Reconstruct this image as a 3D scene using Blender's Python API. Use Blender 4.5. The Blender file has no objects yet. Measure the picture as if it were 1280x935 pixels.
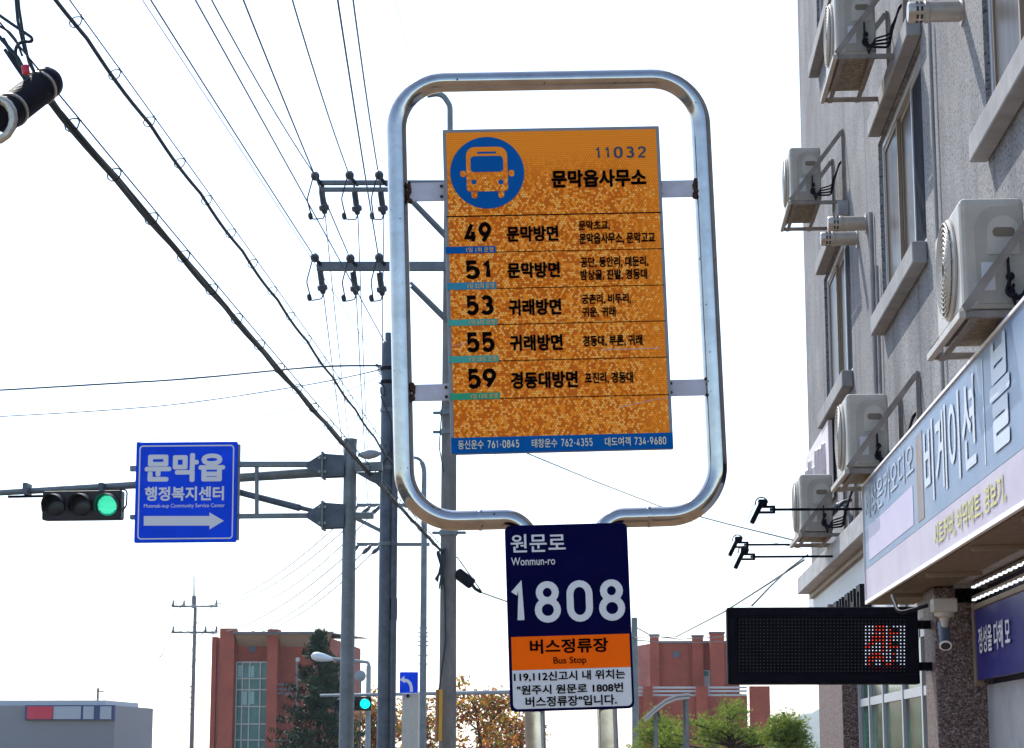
import bpy, bmesh, math, random
from mathutils import Vector, Matrix
R = math.radians
random.seed(7)
SC = bpy.context.scene
COL = SC.collection

# ------------------------------------------------------------------ camera
F, HZ, VX, CX, CY = 2600.0, 934.0, 796.0, 640.0, 467.5
PITCH = math.atan((HZ - CY) / F)
YAW = math.atan((VX - CX) / F * math.cos(PITCH))
CAM = Vector((0, 0, 1.6))
FW = Vector((-math.sin(YAW) * math.cos(PITCH), math.cos(YAW) * math.cos(PITCH), math.sin(PITCH)))
RT = Vector((math.cos(YAW), math.sin(YAW), 0))
UP = RT.cross(FW)
cd = bpy.data.cameras.new('camera')
cam = bpy.data.objects.new('camera', cd)
COL.objects.link(cam)
cd.sensor_width = 36
cd.lens = 36 * F / 1280
cd.clip_start = 0.1
cd.clip_end = 9000
cam.location = CAM
cam.rotation_euler = (math.pi / 2 + PITCH, 0, YAW)
SC.camera = cam

# ------------------------------------------------------------------ daylight
SUN_EL, SUN_AZ = R(46), R(-27)          # the sun stands ahead and a little left, above the road
wd = bpy.data.worlds.new('World')
SC.world = wd
wd.use_nodes = True
nt = wd.node_tree
sky = nt.nodes.new('ShaderNodeTexSky')
sky.sky_type = 'NISHITA'
sky.sun_disc = False
sky.sun_elevation = SUN_EL
sky.sun_rotation = SUN_AZ
sky.air_density = 1.0
sky.dust_density = 0.6
sky.ozone_density = 1.0
nt.links.new(sky.outputs[0], nt.nodes['Background'].inputs[0])
nt.nodes['Background'].inputs[1].default_value = 0.15
sl = bpy.data.lights.new('sun', 'SUN')
sl.energy = 3.0
sl.angle = R(0.5)
sl.color = (1, 0.95, 0.87)
so = bpy.data.objects.new('sun', sl)
COL.objects.link(so)
to_sun = Vector((math.sin(SUN_AZ) * math.cos(SUN_EL), math.cos(SUN_AZ) * math.cos(SUN_EL), math.sin(SUN_EL)))
so.rotation_euler = to_sun.to_track_quat('Z', 'Y').to_euler()
so.location = (0, 0, 60)
vs = SC.view_settings
vs.view_transform = 'Standard'
vs.look = 'None'
vs.gamma = 1
vs.use_curve_mapping = False
vs.exposure = 1.2

# ------------------------------------------------------------------ points of the place from photo bearings
def ray(px, py): return FW + RT * ((px - CX) / F) - UP * ((py - CY) / F)
def onX(px, py, X): d = ray(px, py); return CAM + d * (X / d.x)
def at(px, py, Y): d = ray(px, py); return CAM + d * (Y / d.y)

# ------------------------------------------------------------------ materials
def mat(name, col, rough=0.6, metal=0.0, noise=0.0, scale=8.0, spec=0.3, emit=None, estr=0.0, col2=None, bump=0.0, stretch=None, coat=0.0):
    m = bpy.data.materials.new(name)
    m.use_nodes = True
    t = m.node_tree
    b = t.nodes['Principled BSDF']
    b.inputs['Base Color'].default_value = (*col, 1)
    b.inputs['Roughness'].default_value = rough
    b.inputs['Metallic'].default_value = metal
    b.inputs['Specular IOR Level'].default_value = spec
    b.inputs['Coat Weight'].default_value = coat
    if emit:
        b.inputs['Emission Color'].default_value = (*emit, 1)
        b.inputs['Emission Strength'].default_value = estr
    if noise > 0 or col2:
        tc = t.nodes.new('ShaderNodeTexCoord')
        mp = t.nodes.new('ShaderNodeMapping')
        if stretch: mp.inputs['Scale'].default_value = stretch
        nz = t.nodes.new('ShaderNodeTexNoise')
        nz.inputs['Scale'].default_value = scale
        nz.inputs['Detail'].default_value = 8
        nz.inputs['Roughness'].default_value = 0.65
        t.links.new(tc.outputs['Object'], mp.inputs[0])
        t.links.new(mp.outputs[0], nz.inputs['Vector'])
        rp = t.nodes.new('ShaderNodeValToRGB')
        rp.color_ramp.elements[0].position = 0.32
        rp.color_ramp.elements[1].position = 0.68
        c2 = col2 or tuple(min(1, c * (1 + noise)) for c in col)
        c1 = col if col2 else tuple(c * (1 - noise) for c in col)
        rp.color_ramp.elements[0].color = (*c1, 1)
        rp.color_ramp.elements[1].color = (*c2, 1)
        t.links.new(nz.outputs[0], rp.inputs[0])
        t.links.new(rp.outputs[0], b.inputs['Base Color'])
        if bump:
            bp = t.nodes.new('ShaderNodeBump')
            bp.inputs['Strength'].default_value = bump
            bp.inputs['Distance'].default_value = 0.01
            t.links.new(nz.outputs[0], bp.inputs['Height'])
            t.links.new(bp.outputs[0], b.inputs['Normal'])
    return m

def N(t, kind, **kw):
    n = t.nodes.new(kind)
    for k, v in kw.items():
        if k == 'op': n.operation = v
        else: setattr(n, k, v)
    return n

def math_node(t, op, a, b=None, c=None):
    n = N(t, 'ShaderNodeMath', op=op)
    for i, v in enumerate((a, b, c)):
        if v is None: continue
        if hasattr(v, 'links') or hasattr(v, 'is_linked'): t.links.new(v, n.inputs[i])
        else: n.inputs[i].default_value = v
    return n.outputs[0]

def stucco(name, base, streak=1.0):
    """weathered speckled spray-stucco: fine dark grains, broad mottling, rain streaks"""
    m = bpy.data.materials.new(name); m.use_nodes = True
    t = m.node_tree; b = t.nodes['Principled BSDF']
    b.inputs['Roughness'].default_value = 0.9
    tc = N(t, 'ShaderNodeTexCoord')
    def noise(scale, detail=4, st=None):
        mp = N(t, 'ShaderNodeMapping')
        if st: mp.inputs['Scale'].default_value = st
        t.links.new(tc.outputs['Object'], mp.inputs[0])
        n = N(t, 'ShaderNodeTexNoise'); n.inputs['Scale'].default_value = scale; n.inputs['Detail'].default_value = detail
        t.links.new(mp.outputs[0], n.inputs['Vector'])
        return n.outputs[0]
    grain = noise(46, 2); mott = noise(1.3, 6); strk = noise(1.1, 6, (1, 1.0, 0.16)); fine = noise(120, 2)
    r1 = N(t, 'ShaderNodeValToRGB')
    r1.color_ramp.elements[0].position = 0.36; r1.color_ramp.elements[0].color = (base[0]*.30, base[1]*.30, base[2]*.32, 1)
    r1.color_ramp.elements[1].position = 0.49; r1.color_ramp.elements[1].color = (*base, 1)
    t.links.new(grain, r1.inputs[0])
    r2 = N(t, 'ShaderNodeValToRGB')
    r2.color_ramp.elements[0].position = 0.3; r2.color_ramp.elements[0].color = (.56, .565, .59, 1)
    r2.color_ramp.elements[1].position = 0.7; r2.color_ramp.elements[1].color = (1.06, 1.04, 1.0, 1)
    t.links.new(mott, r2.inputs[0])
    r3 = N(t, 'ShaderNodeValToRGB')
    r3.color_ramp.elements[0].position = 0.35; r3.color_ramp.elements[0].color = (1 - .30*streak, 1 - .30*streak, 1 - .27*streak, 1)
    r3.color_ramp.elements[1].position = 0.55; r3.color_ramp.elements[1].color = (1, 1, 1, 1)
    t.links.new(strk, r3.inputs[0])
    drip = noise(1.0, 7, (1, 5.0, .20))
    r4 = N(t, 'ShaderNodeValToRGB')
    r4.color_ramp.elements[0].position = .30; r4.color_ramp.elements[0].color = (.50, .50, .52, 1)
    r4.color_ramp.elements[1].position = .42; r4.color_ramp.elements[1].color = (1, 1, 1, 1)
    t.links.new(drip, r4.inputs[0])
    x4 = N(t, 'ShaderNodeMix', data_type='RGBA', blend_type='MULTIPLY'); x4.inputs[0].default_value = .8
    x1 = N(t, 'ShaderNodeMix', data_type='RGBA', blend_type='MULTIPLY'); x1.inputs[0].default_value = 1
    x2 = N(t, 'ShaderNodeMix', data_type='RGBA', blend_type='MULTIPLY'); x2.inputs[0].default_value = 1
    t.links.new(r1.outputs[0], x1.inputs[6]); t.links.new(r2.outputs[0], x1.inputs[7])
    t.links.new(x1.outputs[2], x2.inputs[6]); t.links.new(r3.outputs[0], x2.inputs[7])
    t.links.new(x2.outputs[2], x4.inputs[6]); t.links.new(r4.outputs[0], x4.inputs[7]); t.links.new(x4.outputs[2], b.inputs['Base Color'])
    bp = N(t, 'ShaderNodeBump'); bp.inputs['Strength'].default_value = .6; bp.inputs['Distance'].default_value = .008
    t.links.new(math_node(t, 'ADD', grain, fine), bp.inputs['Height']); t.links.new(bp.outputs[0], b.inputs['Normal'])
    return m

def granite(name):
    m = bpy.data.materials.new(name); m.use_nodes = True
    t = m.node_tree; b = t.nodes['Principled BSDF']
    b.inputs['Roughness'].default_value = 0.55; b.inputs['Specular IOR Level'].default_value = .1
    tc = N(t, 'ShaderNodeTexCoord'); v = N(t, 'ShaderNodeTexVoronoi'); v.inputs['Scale'].default_value = 95
    t.links.new(tc.outputs['Object'], v.inputs['Vector'])
    r = N(t, 'ShaderNodeValToRGB')
    e = r.color_ramp.elements
    e[0].position = 0; e[0].color = (.035, .028, .028, 1)
    e[1].position = 1; e[1].color = (.30, .25, .24, 1)
    k = e.new(.45); k.color = (.13, .085, .075, 1)
    k = e.new(.75); k.color = (.17, .13, .125, 1)
    sp = N(t, 'ShaderNodeSeparateColor'); t.links.new(v.outputs['Color'], sp.inputs[0])
    t.links.new(sp.outputs[0], r.inputs[0]); t.links.new(r.outputs[0], b.inputs['Base Color'])
    return m

def brick(name, c1, c2, mortar, scale=7.0):
    m = bpy.data.materials.new(name); m.use_nodes = True
    t = m.node_tree; b = t.nodes['Principled BSDF']; b.inputs['Roughness'].default_value = .85
    tc = N(t, 'ShaderNodeTexCoord')
    mp = N(t, 'ShaderNodeMapping'); mp.inputs['Rotation'].default_value = (R(90), 0, 0)
    t.links.new(tc.outputs['Object'], mp.inputs[0])
    bt = N(t, 'ShaderNodeTexBrick'); bt.inputs['Scale'].default_value = scale
    bt.inputs['Color1'].default_value = (*c1, 1); bt.inputs['Color2'].default_value = (*c2, 1); bt.inputs['Mortar'].default_value = (*mortar, 1)
    bt.inputs['Mortar Size'].default_value = .012
    t.links.new(mp.outputs[0], bt.inputs['Vector'])
    nz = N(t, 'ShaderNodeTexNoise'); nz.inputs['Scale'].default_value = .9; nz.inputs['Detail'].default_value = 7
    t.links.new(tc.outputs['Object'], nz.inputs['Vector'])
    r = N(t, 'ShaderNodeValToRGB'); r.color_ramp.elements[0].position = .3; r.color_ramp.elements[0].color = (.78, .78, .78, 1)
    r.color_ramp.elements[1].position = .7; r.color_ramp.elements[1].color = (1.08, 1.05, 1.02, 1)
    t.links.new(nz.outputs[0], r.inputs[0])
    x = N(t, 'ShaderNodeMix', data_type='RGBA', blend_type='MULTIPLY'); x.inputs[0].default_value = 1
    t.links.new(bt.outputs[0], x.inputs[6]); t.links.new(r.outputs[0], x.inputs[7]); t.links.new(x.outputs[2], b.inputs['Base Color'])
    return m

def mosaic(name):
    """printed orange field of tiny hexagon-packed dots in light and dark orange (the print on the timetable)"""
    m = bpy.data.materials.new(name); m.use_nodes = True
    t = m.node_tree; b = t.nodes['Principled BSDF']; b.inputs['Roughness'].default_value = .35
    uv = N(t, 'ShaderNodeUVMap'); uv.uv_map = 'UVMap'
    S = 0.0078
    sc = N(t, 'ShaderNodeVectorMath', op='DIVIDE'); sc.inputs[1].default_value = (S, S * math.sqrt(3), 1)
    t.links.new(uv.outputs[0], sc.inputs[0])
    def lattice(off):
        ad = N(t, 'ShaderNodeVectorMath', op='ADD'); ad.inputs[1].default_value = (off, off, 0); t.links.new(sc.outputs[0], ad.inputs[0])
        fl = N(t, 'ShaderNodeVectorMath', op='FLOOR'); t.links.new(ad.outputs[0], fl.inputs[0])
        fr = N(t, 'ShaderNodeVectorMath', op='SUBTRACT'); t.links.new(ad.outputs[0], fr.inputs[0]); t.links.new(fl.outputs[0], fr.inputs[1])
        ce = N(t, 'ShaderNodeVectorMath', op='SUBTRACT'); ce.inputs[1].default_value = (.5, .5, 0); t.links.new(fr.outputs[0], ce.inputs[0])
        st = N(t, 'ShaderNodeVectorMath', op='MULTIPLY'); st.inputs[1].default_value = (1, math.sqrt(3), 0); t.links.new(ce.outputs[0], st.inputs[0])
        ln = N(t, 'ShaderNodeVectorMath', op='LENGTH'); t.links.new(st.outputs[0], ln.inputs[0])
        idn = N(t, 'ShaderNodeVectorMath', op='SUBTRACT'); idn.inputs[1].default_value = (off * .5, off * .5, 0); t.links.new(fl.outputs[0], idn.inputs[0])
        return ln.outputs['Value'], idn.outputs[0]
    d1, i1 = lattice(0.0); d2, i2 = lattice(0.5)
    pick = math_node(t, 'LESS_THAN', d2, d1)
    mx = N(t, 'ShaderNodeMix', data_type='VECTOR'); t.links.new(pick, mx.inputs[0]); t.links.new(i1, mx.inputs[4]); t.links.new(i2, mx.inputs[5])
    cell = mx.outputs[1]
    dist = math_node(t, 'MINIMUM', d1, d2)
    wn = N(t, 'ShaderNodeTexWhiteNoise', noise_dimensions='2D'); t.links.new(cell, wn.inputs['Vector'])
    big = N(t, 'ShaderNodeTexNoise'); big.inputs['Scale'].default_value = 6.5; big.inputs['Detail'].default_value = 5
    t.links.new(uv.outputs[0], big.inputs['Vector'])
    sx = N(t, 'ShaderNodeSeparateXYZ'); t.links.new(uv.outputs[0], sx.inputs[0])
    # the printed dots thin out towards the top and the right-hand edge of the sheet
    top = N(t, 'ShaderNodeMapRange'); top.inputs[1].default_value = .30; top.inputs[2].default_value = .44; top.inputs[3].default_value = 0; top.inputs[4].default_value = .45
    t.links.new(sx.outputs[1], top.inputs[0])
    rgt = N(t, 'ShaderNodeMapRange'); rgt.inputs[1].default_value = .20; rgt.inputs[2].default_value = .33; rgt.inputs[3].default_value = 0; rgt.inputs[4].default_value = .25
    t.links.new(sx.outputs[0], rgt.inputs[0])
    thr = math_node(t, 'ADD', math_node(t, 'ADD', math_node(t, 'MULTIPLY', big.outputs[0], -0.55), 1.01), math_node(t, 'ADD', top.outputs[0], rgt.outputs[0]))
    light = math_node(t, 'MULTIPLY', math_node(t, 'GREATER_THAN', wn.outputs['Value'], thr), math_node(t, 'LESS_THAN', dist, .45))
    sep = N(t, 'ShaderNodeSeparateColor'); t.links.new(wn.outputs['Color'], sep.inputs[0])
    dark_amt = math_node(t, 'SUBTRACT', 1.0, math_node(t, 'ADD', math_node(t, 'MULTIPLY', top.outputs[0], 2.2), math_node(t, 'MULTIPLY', rgt.outputs[0], 3.0)))
    dk = math_node(t, 'MULTIPLY', math_node(t, 'MULTIPLY', math_node(t, 'GREATER_THAN', sep.outputs[1], .45), math_node(t, 'LESS_THAN', dist, .52)), dark_amt)
    c0 = N(t, 'ShaderNodeMix', data_type='RGBA'); c0.inputs[6].default_value = (.91, .285, .018, 1); c0.inputs[7].default_value = (.63, .14, .007, 1)
    t.links.new(dk, c0.inputs[0])
    c1 = N(t, 'ShaderNodeMix', data_type='RGBA'); c1.inputs[7].default_value = (.96, .455, .09, 1)
    cl_ = N(t, 'ShaderNodeMix', data_type='RGBA', blend_type='MULTIPLY'); cl_.inputs[7].default_value = (.72, .55, .5, 1)
    t.links.new(math_node(t, 'GREATER_THAN', dist, .43), cl_.inputs[0]); t.links.new(c0.outputs[2], cl_.inputs[6])
    t.links.new(light, c1.inputs[0]); t.links.new(cl_.outputs[2], c1.inputs[6])
    t.links.new(c1.outputs[2], b.inputs['Base Color'])
    return m

def paving(name):
    m = bpy.data.materials.new(name); m.use_nodes = True
    t = m.node_tree; b = t.nodes['Principled BSDF']; b.inputs['Roughness'].default_value = .85
    tc = N(t, 'ShaderNodeTexCoord'); bt = N(t, 'ShaderNodeTexBrick'); bt.inputs['Scale'].default_value = 2.5
    bt.inputs['Color1'].default_value = (.27, .165, .085, 1); bt.inputs['Color2'].default_value = (.20, .12, .065, 1); bt.inputs['Mortar'].default_value = (.10, .09, .08, 1)
    bt.inputs['Mortar Size'].default_value = .012
    t.links.new(tc.outputs['Object'], bt.inputs['Vector']); t.links.new(bt.outputs[0], b.inputs['Base Color'])
    return m

M = {}
M['steel'] = mat('polished_stainless', (.37, .365, .36), .12, 1.0, noise=.14, scale=14)
def rust_specks(m, amt=.735, scale=70):
    # pin-head rust specks, scuffs and a little unevenness of polish
    t = m.node_tree; b = t.nodes['Principled BSDF']; tc = N(t, 'ShaderNodeTexCoord')
    n1 = N(t, 'ShaderNodeTexNoise'); n1.inputs['Scale'].default_value = scale; n1.inputs['Detail'].default_value = 2
    n2 = N(t, 'ShaderNodeTexNoise'); n2.inputs['Scale'].default_value = 9; n2.inputs['Detail'].default_value = 6
    t.links.new(tc.outputs['Object'], n1.inputs['Vector']); t.links.new(tc.outputs['Object'], n2.inputs['Vector'])
    k = math_node(t, 'GREATER_THAN', n1.outputs[0], amt)
    src = b.inputs['Base Color'].links[0].from_socket
    x = N(t, 'ShaderNodeMix', data_type='RGBA'); x.inputs[7].default_value = (.06, .028, .015, 1)
    t.links.new(k, x.inputs[0]); t.links.new(src, x.inputs[6]); t.links.new(x.outputs[2], b.inputs['Base Color'])
    mr = N(t, 'ShaderNodeMapRange'); mr.inputs[1].default_value = .3; mr.inputs[2].default_value = .7; mr.inputs[3].default_value = .07; mr.inputs[4].default_value = .20
    t.links.new(n2.outputs[0], mr.inputs[0]); t.links.new(math_node(t, 'ADD', mr.outputs[0], math_node(t, 'MULTIPLY', k, .6)), b.inputs['Roughness'])
    bp = N(t, 'ShaderNodeBump'); bp.inputs['Strength'].default_value = .12; bp.inputs['Distance'].default_value = .004
    t.links.new(n2.outputs[0], bp.inputs['Height']); t.links.new(bp.outputs[0], b.inputs['Normal'])
rust_specks(M['steel'])
M['steel2'] = mat('rusted_steel_weld', (.045, .020, .012), .9, .0, noise=.5, scale=60)
M['bracket'] = mat('painted_lilac_grey_plate', (.40, .40, .46), .5, 0, noise=.12, scale=20)
M['alu'] = mat('dull_aluminium_edge', (.20, .20, .21), .55, .4, noise=.1, scale=30)
M['mosaic'] = mosaic('orange_mosaic_print')
M['mosaic'].node_tree.nodes['Principled BSDF'].inputs['Specular IOR Level'].default_value = .05
M['ink'] = mat('black_print', (.003, .002, .002), .7, spec=.0)
M['ink_blue'] = mat('dark_blue_print', (.008, .035, .075), .4)
M['sign_blue'] = mat('blue_print', (.001, .085, .31), .5, noise=.08, scale=20, spec=.03)
M['cyan'] = mat('cyan_blue_print', (.005, .19, .30), .4)
M['teal'] = mat('teal_print', (.03, .30, .24), .4)
M['green_print'] = mat('green_print', (.005, .26, .12), .4)
M['tag_text'] = mat('pale_orange_print', (.62, .42, .18), .5)
M['pale_text'] = mat('pale_print', (.60, .58, .42), .5)
M['navy'] = mat('navy_reflective_sheet', (.0015, .0015, .034), .5, noise=.25, scale=9, spec=.02)
M['orange'] = mat('orange_sheet', (.85, .115, .002), .5, spec=.03, noise=.05, scale=9)
M['white_sheet'] = mat('white_reflective_sheet', (.55, .56, .58), .4, noise=.05, scale=40)
M['road_blue'] = mat('blue_road_sign_sheet', (.001, .062, .78), .5, noise=.16, scale=2.2, spec=.06)
M['road_white'] = mat('white_road_sign_sheet', (.70, .71, .74), .5, spec=.1)
M['galv'] = mat('galvanised_steel', (.155, .185, .20), .55, .35, noise=.22, scale=6, bump=.1)
M['galv_dark'] = mat('dark_galvanised_steel', (.085, .105, .13), .55, .3, noise=.25, scale=6)
M['galv_pale'] = mat('pale_grey_paint', (.26, .29, .31), .5, .1, noise=.1, scale=5)
M['concrete_pole'] = mat('spun_concrete', (.17, .165, .16), .9, 0, noise=.28, scale=5, bump=.25, stretch=(1, 1, .35))
M['arm'] = mat('grey_crossarm', (.13, .15, .17), .6, .3, noise=.2, scale=8)
M['porcelain'] = mat('dark_grey_porcelain', (.045, .055, .075), .3)
M['wire'] = mat('dark_cable_jacket', (.022, .035, .045), .6)
M['wire_grey'] = mat('grey_bare_wire', (.13, .13, .14), .6)
M['wire_pale'] = mat('pale_grey_wire', (.20, .21, .22), .7)
M['black'] = mat('black_rubber', (.006, .006, .013), .55, spec=.12)
M['black_gloss'] = mat('black_painted_case', (.003, .003, .008), .45, noise=.4, scale=10, spec=.04)
M['red_tag'] = mat('red_cable_tag', (.55, .03, .06), .5)
M['clamp'] = mat('steel_clamp', (.45, .42, .36), .4, .6, noise=.3, scale=60)
M['stucco'] = stucco('weathered_speckled_stucco', (.255, .258, .268))
M['sillc'] = mat('weathered_sill_concrete', (.25, .25, .255), .85, 0, noise=.22, scale=3, bump=.2)
M['ledge'] = mat('grey_metal_ledge_panel', (.33, .33, .33), .6, 0, noise=.2, scale=2.5, stretch=(1, .8, 3))
M['alu_frame'] = mat('white_aluminium_window_frame', (.40, .42, .45), .4, .2)
M['wood_frame'] = mat('beige_inner_frame', (.25, .20, .155), .6)
M['glass'] = mat('dark_window_glass', (.030, .034, .042), .45, 0, noise=.5, scale=1.5, spec=.12)
M['matte_pane'] = mat('dark_matte_pane', (.022, .024, .030), .8, 0, col2=(.055, .06, .07), scale=2.5, spec=.0, stretch=(1, 3, .4))  # dark matte pane with upright streaks and no reflection
M['pane_reflection'] = mat('brown_reflection_glass', (.045, .038, .033), .3, 0, col2=(.10, .085, .07), scale=2.5, spec=.05, stretch=(1, 4, .3))  # brownish reflection in the panes is put into their colour
M['glass_green'] = mat('green_tinted_shop_glass', (.018, .075, .055), .12, 0, noise=.8, scale=2.2, spec=.08)
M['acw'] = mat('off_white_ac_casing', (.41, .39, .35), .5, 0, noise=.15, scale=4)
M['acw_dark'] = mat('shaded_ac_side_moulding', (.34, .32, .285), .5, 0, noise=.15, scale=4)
M['ac_dark'] = mat('dark_fan_opening', (.03, .03, .03), .6)
M['ac_rib'] = mat('grey_beige_recess', (.15, .12, .09), .6)
M['ac_pan'] = mat('stained_base_pan', (.09, .078, .06), .8, col2=(.30, .27, .21), scale=34)
M['ac_brk'] = mat('rust_stained_bracket', (.14, .12, .105), .6, .2, col2=(.27, .245, .225), scale=5)
M['vent'] = mat('stainless_vent', (.38, .35, .31), .4, .6, noise=.1, scale=12)
M['fascia'] = mat('faded_blue_vinyl', (.085, .16, .29), .4, 0, col2=(.17, .22, .31), scale=1.1)
M['fascia_lav'] = mat('faded_lavender_vinyl', (.34, .27, .38), .4, 0, col2=(.45, .40, .46), scale=1.0)
M['fascia_pink'] = mat('faded_pink_vinyl', (.42, .36, .49), .4, 0, noise=.06, scale=3)
M['fascia_white'] = mat('white_vinyl_letter', (.46, .50, .56), .4)
M['fascia_faint'] = mat('faded_pale_letter', (.36, .42, .50), .5)
M['fascia_yellow'] = mat('yellow_vinyl_letter', (.50, .47, .17), .5)
M['fascia_edge'] = mat('white_sign_edge', (.78, .77, .76), .4)
M['fascia_rust'] = mat('rust_brown_stain', (.27, .17, .08), .7, col2=(.22, .26, .32), scale=5)
M['soffit'] = mat('stained_plywood_underside', (.10, .075, .05), .8, 0, col2=(.22, .18, .13), scale=22)
M['beam'] = mat('grey_painted_beam', (.30, .31, .33), .6, 0, noise=.15, scale=4)
M['dark_soffit'] = mat('dark_blue_soffit', (.02, .022, .055), .6)
M['bronze'] = mat('bronze_frame', (.22, .17, .12), .5, .2)
M['blue_board'] = mat('deep_blue_banner', (.012, .014, .16), .4, noise=.1, scale=4)
M['granite'] = granite('brown_speckled_granite')
M['pale_panel'] = mat('pale_grey_cladding', (.52, .56, .58), .5, 0, noise=.06, scale=2)
M['pink_board'] = mat('faded_cream_board', (.60, .57, .52), .5, 0, col2=(.60, .52, .55), scale=4, stretch=(1, 3, .3))
M['pink_text'] = mat('faded_pink_letter', (.56, .50, .51), .5)
M['led_off'] = mat('unlit_led', (.075, .07, .06), .4)
M['led_red'] = mat('lit_red_led', (.5, .05, .02), .5, emit=(1, .06, .015), estr=.8)
M['led_white'] = mat('lit_white_led', (.6, .6, .7), .5, emit=(.70, .80, 1), estr=.55)
M['led_dim'] = mat('dim_red_led', (.10, .01, .01), .5, emit=(1, .05, .02), estr=.08)
M['strip'] = mat('lit_led_strip', (.6, .6, .6), .5, emit=(.85, .92, 1), estr=.7)
M['lens_green'] = mat('lit_green_lens', (.0, .3, .2), .4, emit=(.02, .85, .50), estr=.10)
M['lens_dot'] = mat('lit_green_led', (.1, .6, .4), .4, emit=(.10, 1, .60), estr=.55)
M['lens_off'] = mat('unlit_signal_lens', (.012, .012, .016), .3)
M['lens_cyan'] = mat('lit_green_signal', (.0, .3, .3), .4, emit=(0.0, .95, .72), estr=1.0)
M['signal'] = mat('black_signal_housing', (.012, .011, .013), .5)
M['brick'] = brick('red_brick', (.37, .088, .052), (.30, .070, .042), (.25, .10, .075), 5)
M['brick_lit'] = brick('lit_red_brick', (.50, .18, .135), (.44, .15, .115), (.36, .17, .14), 5)  # lighter copy of the brick: light on the side wall put into the colour
M['roof_metal'] = mat('grey_roof_sheet', (.16, .16, .17), .6, .2, noise=.15)
M['roof_soffit'] = mat('beige_roof_soffit', (.42, .36, .28), .8)
M['bglass'] = mat('teal_curtain_glass', (.025, .12, .12), .15, 0, col2=(.09, .25, .24), scale=.6, spec=.25)
M['bwhite'] = mat('white_mullion', (.44, .46, .46), .5)
M['pale_glass'] = mat('pale_teal_curtained_glass', (.24, .44, .42), .3)
M['bgrey'] = mat('blue_grey_board', (.10, .12, .15), .6)
M['bark'] = mat('bark', (.06, .045, .03), .9, noise=.3)
M['conifer'] = mat('dark_conifer_needles', (.012, .030, .014), .7)
M['conifer2'] = mat('mid_conifer_needles', (.026, .055, .02), .7)
M['pine1'] = mat('pine_needles', (.13, .21, .03), .7)
M['pine2'] = mat('yellow_green_pine_needles', (.26, .31, .05), .7)
M['leaf_o'] = mat('orange_autumn_leaf', (.46, .15, .025), .7)
M['leaf_y'] = mat('yellow_autumn_leaf', (.50, .31, .04), .7)
M['leaf_g'] = mat('olive_autumn_leaf', (.14, .15, .03), .7)
M['leaf_r'] = mat('red_brown_autumn_leaf', (.26, .07, .04), .7)
def leafy(m, amt=.55):
    t = m.node_tree; b = t.nodes['Principled BSDF']; out = t.nodes['Material Output']
    tr = N(t, 'ShaderNodeBsdfTranslucent'); mx = N(t, 'ShaderNodeMixShader'); mx.inputs[0].default_value = amt
    tr.inputs[0].default_value = b.inputs['Base Color'].default_value
    t.links.new(b.outputs[0], mx.inputs[1]); t.links.new(tr.outputs[0], mx.inputs[2]); t.links.new(mx.outputs[0], out.inputs[0])
for k_ in ('leaf_o', 'leaf_y', 'leaf_g', 'leaf_r', 'pine1', 'pine2'): leafy(M[k_])
M['ground'] = mat('dry_ground', (.12, .10, .07), .95, 0, noise=.3, scale=.2)
M['asphalt'] = mat('asphalt', (.05, .05, .052), .9, 0, noise=.2, scale=3)
M['paving'] = paving('brown_paving_blocks')
M['kerb'] = mat('granite_kerb', (.34, .33, .32), .8, 0, noise=.15)
M['paint_y'] = mat('yellow_road_paint', (.60, .38, .03), .7)
M['paint_w'] = mat('white_road_paint', (.75, .75, .75), .7)
M['hill'] = mat('far_wooded_hill', (.05, .085, .05), .95, 0, noise=.3, scale=.01)
M['shop_wall'] = mat('pale_grey_shop_wall', (.22, .22, .23), .7)
M['shop_red'] = mat('red_shop_band', (.55, .03, .06), .5)
M['shop_blue'] = mat('dark_blue_shop_trim', (.03, .05, .15), .5)
M['shop_roof'] = mat('blue_grey_roof', (.36, .40, .44), .6)
M['beige'] = mat('beige_painted_metal', (.46, .42, .36), .6, 0, noise=.08)
M['yellow_guard'] = mat('yellow_cable_guard', (.55, .33, .04), .6)
M['brown_guard'] = mat('brown_cable_guard', (.28, .13, .06), .6)
M['lamp_white'] = mat('white_lamp_housing', (.62, .65, .66), .4)

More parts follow.
